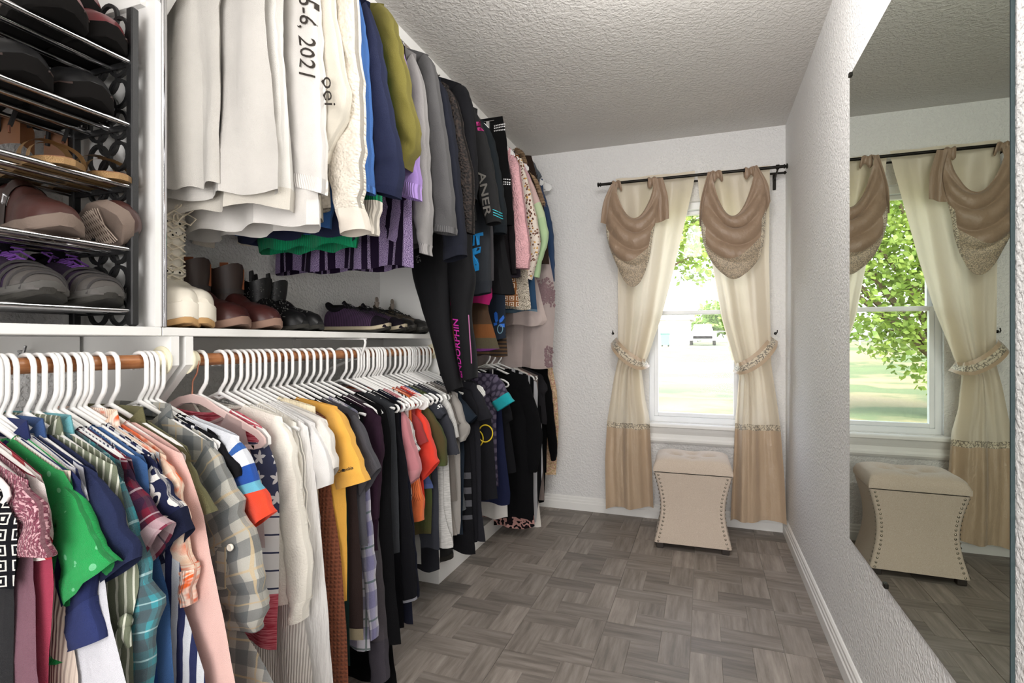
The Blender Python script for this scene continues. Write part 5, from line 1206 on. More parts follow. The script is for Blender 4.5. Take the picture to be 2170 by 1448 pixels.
def sneaker(label, toe, mats, yaw=0.0, L=.265, W=.1, group=None, pitch=0.0, pull=None, roll=0.0, hk=SNK, sole_t=.026, stripe=None, name='sneaker'):
    up, so, la, li = mats
    t = put(name, label, 'sneaker' if name == 'sneaker' else name.replace('_', ' '), toe, L, yaw, pitch, group, roll)
    sole_mesh(L, W, .0, .012, M_RUBBER, t, 'outsole', grow=.001, rocker=.016); sole_mesh(L, W, .011, sole_t, so, t, 'midsole', grow=.004, rocker=.014)
    upper(L, W, sole_t - .004, hk, up, t)
    c = MB(); z = sole_t + .072; ring = [(L * (.175 + .135 * cos(a)), W * .27 * sin(a), z + .010 * cos(2 * a) - .006 * cos(a)) for a in [2 * pi * k / 20 for k in range(21)]]
    c.tube(ring, .008, 8, cap=False); c.build('collar', li, t, off=(0, 0, 0))
    d = MB(); d.rings([[(L * (.175 + .12 * cos(a)), W * .24 * sin(a), z + .004 + .008 * cos(2 * a)) for a in [2 * pi * k / 16 for k in range(16)]]], 0, True); d.build('insole', M_DARK, t, off=(0, 0, 0))
    g = MB(); g.grid(6, 4, lambda i, j: ((L * (.40 - .10 * j), W * (.15 + .05 * j) * (2 * i - 1), sole_t + .070 + .030 * j - .012 * (2 * i - 1) ** 2), (i, j))); g.build('tongue', li, t, off=(0, 0, 0))
    lacing(t, L, W, sole_t - .004, hk, la)
    tc = MB()
    tc.grid(14, 8, lambda i, j: ((lambda tt, a: ((tt * L + .0015), (keyf(WK, tt) * W + .0015) * math.copysign(abs(cos(a)) ** .75, cos(a)) * (1 - .18 * sin(a)), sole_t - .004 + (keyf(hk, tt) + .0015) * sin(a) ** .62 * (1 if j > .0 else 1)))(.80 + .19 * j, pi * (.0 + 1.0 * i)), (i, j))); tc.build('toe_cap', stripe or so, t, off=(0, 0, 0))
    if name == 'sneaker' and group == RSH:
        e = MB()
        for tt, dx in ((.66, .03), (.76, .025), (.86, .02), (.93, .012)):
            e.tube([((tt + dx * sin(a)) * L, (keyf(WK, tt) * W + .002) * math.copysign(abs(cos(a)) ** .75, cos(a)) * (1 - .18 * sin(a)), sole_t - .004 + (keyf(hk, tt) + .002) * sin(a) ** .62) for a in [pi * k / 12 for k in range(13)]], .0028, 6)
        e.build('overlay_ribs', plain('dark_overlay', '#2f2c2c', .7), t, off=(0, 0, 0))
    if pull:
        e = MB(); e.lathe([(.0, -.002), (.013, -.002), (.013, .002), (0, .002)], (L * .33, 0, sole_t + .118), 'x', 12); e.tube([(L * .33, 0, sole_t + .08), (L * .33, 0, sole_t + .11)], [.006, .011], 8); e.build('pull_tab', pull, t, off=(0, 0, 0))
    return t
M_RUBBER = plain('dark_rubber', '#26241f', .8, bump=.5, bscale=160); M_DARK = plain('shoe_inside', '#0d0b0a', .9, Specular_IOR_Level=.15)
M_GREYSOLE = plain('grey_midsole', '#4c4a47', .75, bump=.3, bscale=90); M_CREAMSOLE = plain('cream_midsole', '#c4b79d', .7, bump=.4, bscale=120)
M_PURPLE = fab('#3a2944', 'heather', '#2a2030', sc=.6, rough=.75); M_PLACE = plain('purple_lace', '#6e3f93', .8); M_BLACE = plain('dark_lace', '#25222a', .85)
RSH = 'shoes on the chrome rack'; SSH = 'boots and shoes on the shelf'
zt = [z + .0055 for z in TIERS]
for i, (u, v) in enumerate(((103, 640), (236, 640))):
    X = -1.10; Y = (P(u, v, X=X)).y
    sneaker(('grey and purple trail runner at the frame edge of the lowest rack tier', 'grey and purple trail runner beside the ring panel on the lowest tier')[i], (X, Y, zt[0]), (M_PURPLE, M_GREYSOLE, M_PLACE, fab('#18151b')), (-.12, -.06)[i], .26, .095, RSH, stripe=plain('grey_toe_overlay', '#474340', .6, bump=.9, bscale=45))
# brown strapped shoes, second tier
M_BROWN = plain('brown_leather', '#3f2420', .38, bump=.25, bscale=50, var=.25); M_TAN = plain('taupe_sole', '#6f6056', .8, bump=.5, bscale=140)
BK = [(0, .06), (.1, .085), (.22, .098), (.36, .098), (.48, .082), (.62, .062), (.78, .05), (.9, .04), (1, .014)]
def strap_shoe(label, toe, yaw, roll=0.0, pitch=0.0, lift=0.0):
    L, W = .25, .092; t = put('ankle_shoe', label, 'ankle shoe', toe, L, yaw, pitch, RSH, roll); t.location.z += lift
    sole_mesh(L, W, 0, .024, M_TAN, t, grow=.004, rocker=.014); upper(L, W, .02, BK, M_BROWN, t, p=.55)
    b = MB()
    for k in range(15):
        for s in (-1, 1):
            x_ = L * (.12 + .05 * k); wv = keyf(WK, x_ / L) * W * .8; b.tube([(x_ - s * wv * .5, -wv, -.0004), (x_ + s * wv * .5, wv, -.0004)], .0013, 4)
    b.build('tread', plain('tread_line', '#b3a294', .8), t, off=(0, 0, 0))
    b = MB(); h = .098
    def band(tt, w): return [(tt * L, (keyf(WK, tt) * W + .0025) * math.copysign(abs(cos(a)) ** .75, cos(a)) * (1 - .18 * sin(a)), .02 + (keyf(BK, tt) + .0025) * sin(a) ** .55) for a in [pi * k / 14 for k in range(15)]]
    b.rings([band(.36, 0), band(.40, 0), band(.45, 0), band(.49, 0)], closed=False); b.build('strap', plain('dark_brown_strap', '#2a1713', .3), t, off=(0, 0, 0))
    b = MB(); b.tube([(L * .39, -W * .33, .085), (L * .47, -W * .34, .075), (L * .47, -W * .36, .058), (L * .39, -W * .36, .066), (L * .39, -W * .33, .085)], .0022, 6); b.build('buckle', M_CHROME, t, off=(0, 0, 0))
    c = MB(); c.rings([[(L * (.2 + .13 * cos(a)), W * .25 * sin(a), .117 + .0 * a) for a in [2 * pi * k / 16 for k in range(16)]]], 0, True); c.tube([(L * (.2 + .14 * cos(a)), W * .27 * sin(a), .115) for a in [2 * pi * k / 20 for k in range(21)]], .005, 6, cap=False); c.build('collar', M_DARK, t, off=(0, 0, 0))
    return t
strap_shoe('brown leather strapped shoe with taupe toe at the left of the second tier', (-1.095, P(141, 490, X=-1.095).y, zt[1]), -.1)
strap_shoe('brown leather strapped shoe tipped on its side showing a criss-cross sole', (-1.105, P(255, 480, X=-1.105).y - .015, zt[1]), -.3, roll=-1.05, lift=.04)
# gold sandals, third tier
M_GOLD = plain('gold_glitter', '#8a6c45', .42, .45, bump=.6, bscale=500); M_TANL = plain('tan_leather', '#7d5233', .5); M_BLSTRAP = plain('black_strap', '#151313', .6)
for i, (u, v) in enumerate(((148, 360), (262, 375))):
    L, W = .245, .09; X = -1.105; t = put('wedge_sandal', ('gold glitter wedge sandal with black ankle strap left on the third tier', 'gold glitter wedge sandal beside the ring panel on the third tier')[i], 'sandal', (X, P(u, v, X=X).y, zt[2]), L, (-.15, -.1)[i], 0, RSH)
    b = MB(); o = outline(L, W, 14, 0)
    def zb(x): return .012 + .045 * (1 - smoothstep(x / L * 1.5))
    b.rings([[(x, y, 0) for x, y in o], [(x, y, zb(x) - .004) for x, y in o], [(x, y * .97, zb(x)) for x, y in o]], 0, True, True); b.build('wedge_sole', M_GOLD, t, off=(0, 0, 0))
    b = MB(); o2 = outline(L * .96, W * .86, 14, 0); b.rings([[(x + L * .02, y, zb(x) + .001) for x, y in o2], [(x + L * .02, y * .98, zb(x) + .003) for x, y in o2]], 0, True, True); b.build('insole', M_TANL, t, off=(0, 0, 0))
    for tt, w_, hgt in ((.62, .02, .05), (.80, .016, .036)):
        b = MB(); b.rings([[((tt + dx) * L, (keyf(WK, tt) * W + .002) * cos(a), zb(tt * L) + hgt * sin(a) ** .8) for a in [pi * k / 12 for k in range(13)]] for dx in (-w_ * 2.2, -w_, 0, w_, w_ * 2.2)], closed=False); b.build('toe_strap', M_GOLD, t, off=(0, 0, 0))
    b = MB(); b.rings([[(L * (.05 + .1 * (1 - abs(cos(a)) ** .7)), W * .36 * cos(a), zb(0) + z + .02 * sin(a)) for a in [pi * k / 10 for k in range(11)]] for z in (0, .03, .055)], closed=False); b.build('heel_counter', M_TANL, t, off=(0, 0, 0))
    b = MB(); zt_ = zb(0) + .075; b.tube([(L * .06, -W * .3, zb(0) + .04), (L * .14, -W * .36, zt_), (L * .3, -W * .2, zt_ + .025), (L * .36, 0, zt_ + .03), (L * .3, W * .2, zt_ + .025), (L * .12, W * .34, zt_), (L * .02, 0, zb(0) + .05)], .0045, 8); b.tube([(L * .34, -W * .1, zt_ + .03), (L * .40, -W * .3, zt_ - .01), (L * .42, -W * .42, zt_ - .045)], .004, 6); b.build('ankle_strap', M_BLSTRAP, t, off=(0, 0, 0))
    b = MB(); b.tube([(L * .42, -W * .43, zt_ - .045), (L * .44, -W * .45, zt_ - .06)], .0022, 6); b.build('buckle', M_COPPER, t, off=(0, 0, 0))
# black and maroon slip-on clogs on the upper tiers
CK = [(0, .045), (.1, .062), (.22, .066), (.36, .066), (.5, .066), (.64, .062), (.8, .052), (.92, .04), (1, .016)]
def clog(label, toe, m, yaw=0.0, L=.25, W=.102, so=M_DARK):
    t = put('clog', label, 'clog', toe, L, yaw, 0, RSH); sole_mesh(L, W, 0, .03, so, t, grow=.003, rocker=.012); upper(L, W, .026, CK, m, t, p=.6)
    b = MB(); b.rings([[(L * (.2 + .16 * cos(a)), W * .27 * sin(a), .0935 - .002 * cos(a)) for a in [2 * pi * k / 18 for k in range(18)]]], 0, True); b.tube([(L * (.2 + .17 * cos(a)), W * .29 * sin(a), .091) for a in [2 * pi * k / 20 for k in range(21)]], .004, 6, cap=False); b.build('opening', M_DARK, t, off=(0, 0, 0))
    w = MB(); w.tube([(tt * L, (keyf(WK, tt) * W + .001), .032) for tt in [.1 + .85 * k / 12 for k in range(13)]], .002, 5); w.tube([(tt * L, -(keyf(WK, tt) * W + .001), .032) for tt in [.1 + .85 * k / 12 for k in range(13)]], .002, 5); w.build('welt', plain('welt_stitch', '#3a2b26', .6), t, off=(0, 0, 0))
M_BLKL = plain('black_leather', '#121213', .42, Specular_IOR_Level=.3, bump=.2, bscale=40); M_MAROON = plain('maroon_leather', '#5c1f24', .28, bump=.15, bscale=30, var=.2)
clog('black leather clog at the frame edge of the fourth tier', (-1.10, P(64, 170, X=-1.10).y, zt[3]), M_BLKL, -.1)
clog('black leather clog beside the ring panel on the fourth tier', (-1.10, P(204, 215, X=-1.10).y, zt[3]), M_BLKL, -.1)
clog('maroon leather clog left on the top tier', (-1.08, P(144, 45, X=-1.08).y, zt[4]), M_MAROON, -.1)
clog('maroon leather clog right on the top tier', (-1.10, P(237, 90, X=-1.10).y, zt[4]), M_MAROON, -.1)
t = put('clog', 'maroon leather clog resting behind the two on the top tier', 'clog', (-1.16, P(182, 60, X=-1.16).y, zt[4] + .075), .24, -.1, 0, RSH)
sole_mesh(.24, .1, 0, .026, M_DARK, t, grow=.003); upper(.24, .1, .022, CK, M_MAROON, t, p=.6)

# boots and shoes on the long shelf
M_WLEA = plain('ivory_leather', '#e6dfd0', .42, bump=.15, bscale=30, var=.08); M_TANS = plain('tan_sole', '#b68f5e', .7)
WBK = [(0, .055), (.1, .07), (.3, .085), (.5, .075), (.64, .06), (.8, .052), (.92, .046), (1, .022)]
for i, (u, v, yaw) in enumerate(((377, 690, -.28), (433, 690, -.22))):
    L, W = .235, .092; X = -1.106; t = put('platform_boot', ('ivory lace-up platform boot partly hidden by the chrome strip', 'ivory lace-up platform boot with perforated straps beside the brown boots')[i], 'boot', (X, max(P(u, v, X=X).y, .895), SHZ), L, yaw, 0, SSH)
    sole_mesh(L, W, 0, .014, M_TANS, t, 'outsole', grow=.001, rocker=.012); sole_mesh(L, W, .013, .05, M_WLEA, t, 'platform', grow=.004, rocker=.012); upper(L, W, .046, WBK, M_WLEA, t, p=.5)
    sh = shaft(L, W, .10, .30, M_WLEA, t, .24, .23, .38, 1.0, fab('#cfc5b2'))
    for z, w_ in ((.255, .018), (.225, .017), (.135, .016)):
        b = MB(); b.rings([[(L * .24 + L * .245 * cos(a), W * .41 * sin(a), zz) for a in [2 * pi * k / 20 for k in range(20)]] for zz in (z, z + w_)]); s_ = b.build('strap', M_WLEA, t, off=(0, 0, 0))
        d = MB()
        for k in range(9):
            for zz, r in ((z + w_ * .3, .0028), (z + w_ * .7, .0018)):
                a = -2.0 + k * .42 + (.2 if r < .002 else 0); c_ = (L * .24 + L * .248 * cos(a), W * .415 * sin(a), zz); n_ = Vector((cos(a), sin(a), 0)); o_ = Vector((-sin(a), cos(a), 0))
                ii = [d.vert(Vector(c_) + o_ * r * cos(q_) + Vector((0, 0, r * sin(q_))) + n_ * .0006) for q_ in [2 * pi * e / 8 for e in range(8)]]; d.face(ii)
        d.build('eyelets', M_DARK, s_, off=(0, 0, 0))
    b = MB(); x = lambda z: L * .24 + L * .245
    for k in range(6):
        z = .115 + .026 * k; b.tube([(x(z) - .004, -.018, z), (x(z) + .004, 0, z + .008), (x(z) - .004, .018, z + .018)], .0022, 5); b.tube([(x(z) - .004, .018, z), (x(z) + .003, 0, z + .01), (x(z) - .004, -.018, z + .018)], .0022, 5)
    for s in (-1, 1):
        b.tube([(x(0), 0, .272), (x(0) + .018, s * .012, .285), (x(0) + .034, s * .026, .272), (x(0) + .018, s * .02, .258), (x(0), 0, .270)], .002, 5); b.tube([(x(0), 0, .27), (x(0) + .026, s * .02, .292), (x(0) + .04, s * .02, .297)], .002, 5)
    b.build('laces', plain('ivory_lace', '#e0d5c0', .8), t, off=(0, 0, 0))
M_COG = plain('oxblood_leather', '#43211f', .36, bump=.3, bscale=28, var=.3); M_DBR = plain('dark_brown_leather', '#30201b', .5, bump=.3, bscale=40, var=.2); M_SUEDE = plain('rust_suede', '#7d4526', .9, bump=.3, bscale=200); M_PINKS = plain('pale_rand', '#8d6f60', .75)
BBK = [(0, .065), (.1, .09), (.3, .105), (.45, .09), (.6, .066), (.78, .056), (.9, .046), (1, .018)]
for i, (u, yaw) in enumerate(((519, -.05), (588, -.05))):
    L, W = .275, .102; X = -1.108; t = put('ankle_boot', ('oxblood and brown slouchy ankle boot next to the ivory platforms', 'oxblood and brown slouchy ankle boot next to the studded pair')[i], 'boot', (X, P(u, 690, X=X).y, SHZ), L, yaw, 0, SSH)
    sole_mesh(L, W, 0, .02, M_PINKS, t, grow=.003, rocker=.014); upper(L, W, .017, BBK, M_COG, t, p=.55)
    shaft(L, W, .07, .182, M_DBR, t, .235, .235, .45, 1.08, M_SUEDE, slant=-.012, wav=.012)
    for z in (.10, .145):
        b = MB(); b.rings([[(L * .22 - .006 * (z > .14) + L * .245 * cos(a), W * .475 * sin(a), zz + .006 * cos(a)) for a in [2 * pi * k / 20 for k in range(20)]] for zz in (z, z + .014)]); s_ = b.build('strap', plain('espresso_strap', '#241713', .5), t, off=(0, 0, 0))
    b = MB(); b.box(L * .22 - .02, L * .22 - .004, -W * .495, -W * .47, .098, .116, bev=.001); b.build('buckle', M_CHROME, t, off=(0, 0, 0))
    b = MB(); b.grid(3, 4, lambda p_, q_: ((L * .30 + .02 * p_, -W * .25 + .012 * p_, .125 + .07 * q_), (p_, q_))); b.grid(3, 4, lambda p_, q_: ((L * .36 + .015 * p_, W * .1 + .02 * p_, .12 + .06 * q_), (p_, q_))); b.build('pull_flap', M_SUEDE, t, off=(0, 0, 0))
for i, (u, yaw) in enumerate(((649, -.03), (681, -.03))):
    L, W = .265, .094; X = -1.108; t = put('studded_boot', ('black ankle boot with silver studs beside the brown pair', 'black ankle boot with silver studs beside the purple runners')[i], 'boot', (X, P(u, 690, X=X).y, SHZ), L, yaw, 0, SSH)
    sole_mesh(L, W, .0, .012, M_RUBBER, t, grow=.003, rocker=.01); upper(L, W, .01, BBK, M_BLKL, t, p=.55); shaft(L, W, .06, .155, M_BLKL, t, .22, .215, .42, 1.05, M_DARK, wav=.010)
    b = MB()
    for s in (-1, 1): b.tube([(L * .22 + L * .1 * s, -W * .36, .15), (L * .22 + L * .1 * s, -W * .37, .178), (L * .22 + L * .1 * s, -W * .33, .18), (L * .22 + L * .1 * s, -W * .3, .155)], .006, 6)
    b.build('pull_loop', M_BLKL, t, off=(0, 0, 0))
    b = MB(); rnd = random.Random(i)
    for k in range(120):
        if k < 60:
            a = -pi / 2 + rnd.uniform(-1.1, 1.3); z = .085 + .07 * rnd.random(); c_ = (L * .22 + L * .222 * cos(a), W * .435 * sin(a), z)
        else:
            tt = rnd.uniform(.4, .85); a = pi - rnd.uniform(.15, 1.5); c_ = (tt * L, (keyf(WK, tt) * W + .001) * math.copysign(abs(cos(a)) ** .75, cos(a)) * (1 - .18 * sin(a)), .01 + (keyf(BBK, tt) + .001) * sin(a) ** .55)
        b.lathe([(0, -.002), (.0018, 0), (0, .002)], c_, 'z', 5)
    b.build('studs', plain('boot_stud', '#c9c7c4', .3, .9), t, off=(0, 0, 0))['kind'] = 'stuff'
M_PRUN = fab('#382b3d', 'vstripe', '#5a4160', sc=.35, rough=.7)
for i, u in enumerate((826, 862)):
    sneaker(('purple and black running shoe with cream sole in front on the shelf', 'purple and black running shoe half hidden behind its mate')[i], (-1.115 - .004 * i, P(u, 690, X=-1.115).y, SHZ), (M_PRUN, M_CREAMSOLE, M_BLACE, fab('#1d1a20')), (.12, .1)[i], .27, .1, SSH, stripe=fab('#241f28'))
M_HIK = fab('#6a6054', 'blot', '#564b3f', '#83786a', sc=2.0)
for i, u in enumerate((880, 908)):
    sneaker(('grey hiking shoe with tall pull tab on the shelf', 'grey hiking shoe with tall pull tab nearest the leggings')[i], (-1.125, P(u, 690, X=-1.125).y, SHZ), (M_HIK, M_GREYSOLE, plain('black_cord', '#141414', .7), fab('#4b4238')), (.1, .06)[i], .262, .1, SSH, pull=plain('taupe_tab', '#857a70', .8), stripe=plain('black_toe_rand', '#1b1a19', .6), name='hiking_shoe')
# black boot on the plinth and black bag behind the ivory boots
t = put('work_boot', 'black boot hanging over the edge of the white plinth', 'boot', (-1.065, P(958, 1180, X=-1.065).y, .0885), .25, -.1)
L, W = .25, .1; sole_mesh(L, W, 0, .022, M_RUBBER, t, grow=.003, rocker=.006); upper(L, W, .019, BBK, plain('black_suede', '#101010', .8), t, p=.55); shaft(L, W, .09, .17, plain('black_suede', '#101010', .8), t, .22, .19, .36, 1.04, M_DARK); lacing(t, L, W, .019, BBK, plain('black_cord', '#141414', .7), .42, .6, 4, False)
t = thing('shoe_bag', 'flat black bag with white lettering standing behind the ivory boots', 'bag', (-1.385, .93, SHZ))
b = MB(); w0 = P(344, 500, X=-1.385); w1_ = P(370, 500, X=-1.385); zt0, zt1 = P(356, 415, X=-1.385).z, SHZ
b.rings([[(-1.395 + dx, .84, z) for dx, z in ((0, zt1), (.012, zt1), (.008, zt0), (0, zt0))], [(-1.395 + dx, w1_.y, z) for dx, z in ((0, zt1), (.012, zt1), (.006, zt0 - .01), (0, zt0 - .01))]], 0, True, True); b.build('pouch', plain('black_card', '#141416', .6), t, False)
cu = bpy.data.curves.new('lettering', 'FONT'); cu.body = 'boot'; cu.size = .062; o = bpy.data.objects.new('tmp', cu); COL.objects.link(o)
me = bpy.data.meshes.new_from_object(o.evaluated_get(bpy.context.evaluated_depsgraph_get())); bpy.data.objects.remove(o)
pz = P(362, 472, X=-1.383).z
p1 = P(354, 472, X=-1.383).y
for vv in me.vertices: vv.co = Vector((-1.3815, p1 - .036 + vv.co.x * .72, pz + vv.co.y)) - t.location
me.materials.append(M_WINK); o = bpy.data.objects.new('lettering', me); COL.objects.link(o); o.parent = t
# ---------------------------------------------------------------- curtains
def silk(name, col, trans=.0, rough=.38, brocade=None, wrinkle=.5):
    nt = NT(name); vec = nt.uv(); 
    base = vary(nt, vec, lin(col), .06, 4.0)
    if brocade:
        d = nt.voro(vec, 42.0, 'DISTANCE_TO_EDGE'); n = nt.noise(vec, 55.0, 3.0)
        k = nt.math('MULTIPLY', nt.math('LESS_THAN', nt.math('ABSOLUTE', nt.math('SUBTRACT', n, .5)), .045), 1.0); base = nt.mix(nt.math('MULTIPLY', k, .8), base, lin(brocade)); nt.bump(nt.math('ADD', n, d), .6, .004)
    else:
        nt.bump(nt.noise(nt.uv(3.0, 2.2), 2.6, 5.0), wrinkle, .02)
    nt.fin(base, rough); nt.b.inputs['Sheen Weight'].default_value = .25
    if trans:
        tr = nt.n('ShaderNodeBsdfTranslucent'); nt.put(tr.inputs[0], base); mx = nt.n('ShaderNodeMixShader'); mx.inputs[0].default_value = trans
        nt.l(nt.b.outputs[0], mx.inputs[1]); nt.l(tr.outputs[0], mx.inputs[2]); nt.l(mx.outputs[0], nt.out.inputs[0])
    return nt.m
M_CREAM = silk('cream_silk', '#efe4d0', .45); M_TAUPE = silk('taupe_silk', '#c5ad92', .12, .34, wrinkle=.8); M_SCARF = silk('scarf_silk', '#98806a', .06, .44, wrinkle=.6)
M_BROC = silk('brocade', '#c3b096', .1, .5, '#7d7468'); M_LACE = silk('lace_band', '#ddd0b8', .05, .6, '#5f5850')
YC = 3.232
def xz(pts, Y=YC): return [(lambda w: (w.x, w.z))(P(u, v, Y=Y)) for u, v in pts]
def curtain(label, lp, rp, band_v, ph, nf, other=None):
    Lp, Rp = xz(lp), xz(rp)
    t = thing('curtain', label, 'curtain', ((Lp[-1][0] + Rp[-1][0]) / 2, YC, min(Lp[-1][1], Rp[-1][1])), 'window curtains')
    zt_, zb_ = max(Lp[0][1], Rp[0][1]), None
    zl, zr = Lp[-1][1], Rp[-1][1]
    zband = P(band_v[0], band_v[1], Y=YC).z; hb = .016
    def pos(s, z):
        xl, xr = lerp_at(Lp, z), lerp_at(Rp, z); w = xr - xl
        f = (s + .035 * sin(2 * pi * s * nf * .5 + ph))
        amp = .020 + .018 * smoothstep((.32 - w) / .2)
        top = smoothstep((zt_ - z) / .15)
        y = YC - amp * (.35 + .65 * top) * (cos(2 * pi * nf * s + ph + .8 * sin(5 * s + 2 * z)) + .38 * cos(2 * pi * nf * 2.1 * s + 1 + 1.5 * z) + .05 * cos(2 * pi * nf * 5.3 * s + 2.5 * z)) - .004 * nz(s * 3, z, ph, 3)
        return (xl + w * f, min(y, BACK - .05), z), (s * .5, z)
    def part(name, m, z0f, z1f, rows, cols=72):
        b = MB(); b.grid(cols, rows, lambda i, j: pos(i, z0f(i) + (z1f(i) - z0f(i)) * j)); return b.build(name, m, t)
    wob = lambda s: zband + .004 * cos(2 * pi * nf * s + ph)
    part('drape', M_CREAM, lambda s: zt_, lambda s: wob(s) + hb, 60)
    part('lace_trim', M_LACE, lambda s: wob(s) + hb, lambda s: wob(s) - hb, 3)
    bot = lambda s: zl + (zr - zl) * s + .005 * cos(2 * pi * nf * s + ph + 2.4)
    part('lower_panel', M_TAUPE, lambda s: wob(s) - hb, bot, 22)
    # ruffled heading above the pocket
    return t
curtain('left cream silk curtain with taupe foot, tied back beside the hanging clothes', [(1302, 380), (1304, 440), (1307, 560), (1308, 707), (1309, 760), (1300, 800), (1285, 893), (1281, 976), (1283, 1075)],
        [(1475, 372), (1469, 405), (1459, 449), (1431, 570), (1405, 668), (1377, 751), (1362, 785), (1369, 845), (1378, 886), (1382, 980), (1386, 1079)], (1330, 903), .6, 1.7)
curtain('right cream silk curtain with taupe foot, tied back against the corner', [(1474, 372), (1477, 408), (1494, 506), (1510, 580), (1527, 675), (1551, 757), (1565, 797), (1560, 855), (1556, 893), (1553, 960), (1545, 1105)],
        [(1626, 352), (1625, 450), (1625, 560), (1629, 720), (1630, 769), (1641, 845), (1649, 904), (1657, 1011), (1662, 1108)], (1600, 906), 2.2, 1.7)
# double curtain rod
A_, B_ = P(1266, 397, Y=3.187), P(1664, 347, Y=3.187); zr_ = (A_.z + B_.z) / 2
cr = thing('curtain_rod', 'black double curtain rod with round finials above the window', 'curtain rod', (A_.x, 3.187, zr_))
b = MB(); b.tube([(A_.x + .02, 3.187, zr_), (0, 3.187, zr_), (.402, 3.187, zr_)], .0085, 12); b.build('front_rod', M_BLACKMETAL, cr)
b = MB(); b.tube([(A_.x + .09, 3.264, zr_ - .012), (0, 3.264, zr_ - .012), (.412, 3.264, zr_ - .012)], .006, 10); b.lathe([(.0, .412), (.008, .413), (.01, .418), (.006, .423), (0, .427)], (0, 3.264, zr_ - .012), 'x', 10); b.build('back_rod', M_BLACKMETAL, cr)
for x0, s in ((A_.x + .02, -1), (.402, 1)):
    b = MB(); b.lathe([(.0, x0 - .0 * s), (.012, x0), (.012, x0 + .004 * s), (.008, x0 + .007 * s), (.008, x0 + .011 * s), (.014, x0 + .013 * s), (.014, x0 + .017 * s), (.009, x0 + .02 * s), (0, x0 + .021 * s)], (0, 3.187, zr_), 'x', 14, cap=False); b.build('finial', M_BLACKMETAL, cr)
for x0 in (A_.x + .095, .372):
    b = MB(); b.box(x0 - .008, x0 + .008, 3.325, BACK - .001, zr_ - .085, zr_ + .01, bev=.002); b.tube([(x0, 3.33, zr_ - .03), (x0, 3.264, zr_ - .024), (x0, 3.187, zr_ - .014)], .005, 8); b.lathe([(.0115, x0 - .008), (.0125, x0 - .008), (.0125, x0 + .008), (.0115, x0 + .008)], (0, 3.187, zr_), 'x', 14, cap=False); b.build('bracket', M_BLACKMETAL, cr, auto=.5)
# scarf swags
def swag(label, kl, kr, sag, lpts, rpts, tails, split=.44):
    Ys = 3.162
    t = thing('scarf_swag', label, 'swag', (P(*kl, Y=Ys).x, Ys, zr_), 'scarf swags')
    Lc, Rc = crom(xz(lpts, Ys), 40), crom(xz(rpts, Ys), 40)
    s0 = P(*sag, Y=Ys).z - (Lc[0][1] + Rc[0][1]) / 2
    def pos(i, j):
        k = min(int(j * 40), 39); f = j * 40 - k
        l = [a + (c - a) * f for a, c in zip(Lc[k], Lc[k + 1])]; r = [a + (c - a) * f for a, c in zip(Rc[k], Rc[k + 1])]
        sg = s0 * (1 - j) ** 1.1 * (1 - (2 * i - 1) ** 2) ** .85
        x = l[0] + (r[0] - l[0]) * i; z = l[1] + (r[1] - l[1]) * i + sg
        bul = sin(pi * i) ** .6
        ph = j * 42.0 + 2.2 * sin(i * 3.6 + .6); fade = smoothstep((.62 - j) * 5) * smoothstep(j * 8 + .2)
        y = Ys - .012 - .026 * bul * sin(pi * min(1, j * 1.25)) - bul * fade * .026 * (.5 + .5 * cos(ph)) + .006 * nz(x, z, 3, 14)
        z -= bul * fade * .012 * sin(ph)
        x += .006 * sin(j * 15 + 1) * bul * (i - .5)
        return (x, min(y, 3.166), z), (x * 2, z * 2)
    b = MB(); b.grid(30, 44, lambda i, j: pos(i, j * split)); b.build('cowl', M_SCARF, t)
    b = MB(); b.grid(30, 22, lambda i, j: pos(i, split + (.955 - split) * j)); b.build('brocade_panel', M_BROC, t)
    b = MB(); b.grid(30, 3, lambda i, j: (lambda p, uv: ((p[0], p[1] - .001, p[2]), uv))(*pos(i, .955 + .045 * j))); b.build('embroidered_border', M_LACE, t)
    # edge piping of embroidered border along both sides
    for side in (0.0, 1.0):
        b = MB(); b.grid(3, 30, lambda i, j: (lambda p, uv: ((p[0], p[1] - .002, p[2]), uv))(*pos(abs(side - i * .07), split * .75 + (.97 - split * .75) * j))); b.build('embroidered_border', M_LACE, t)
    for kk in (kl, kr):
        w = P(*kk, Y=3.187); b = MB()
        def kn(i, j):
            a = 2 * pi * j - pi / 2; x = w.x + (i - .5) * .052 * (1 + .25 * cos(a)); r = .0125 + .004 * sin(i * 9)
            zz = zr_ + r * sin(a) * (1 if sin(a) > 0 else 3.2); return (x + .010 * cos(a + i * 2), 3.187 - r * 1.1 * cos(a), zz), (x, zz)
        b.grid(10, 18, kn); b.build('knot_loop', M_SCARF, t)
    for tl in tails:
        pl, pr = xz([tl[0], tl[1]], 3.172), xz([tl[3], tl[2]], 3.172)
        C0, C1 = crom(xz([tl[0]] + list(tl[4]) + [tl[1]], 3.172), 12), crom(xz([tl[3]] + list(tl[5]) + [tl[2]], 3.172), 12)
        b = MB(); b.grid(14, 12, lambda i, j: ((lambda a, c: ((a[0] + (c[0] - a[0]) * i), 3.158 - .010 * sin(i * 8 + 1) * (.3 + .7 * j) , a[1] + (c[1] - a[1]) * i))(C0[int(round(j * 12))], C1[int(round(j * 12))]), (i * .3, j * .3))); b.build('tail', M_SCARF, t)
swag('left taupe scarf swag draped on the rod with brocade point', (1306, 389), (1382, 380), (1345, 463),
     [(1303, 388), (1290, 440), (1286, 500), (1306, 560), (1326, 598), (1342, 603)], [(1388, 382), (1396, 430), (1384, 500), (1376, 550), (1362, 590), (1345, 603)],
     [((1296, 392), (1274, 474), (1300, 478), (1310, 392), [(1280, 430)], [(1304, 440)]), ((1384, 380), (1386, 476), (1418, 465), (1405, 378), [(1384, 430)], [(1416, 420)])])
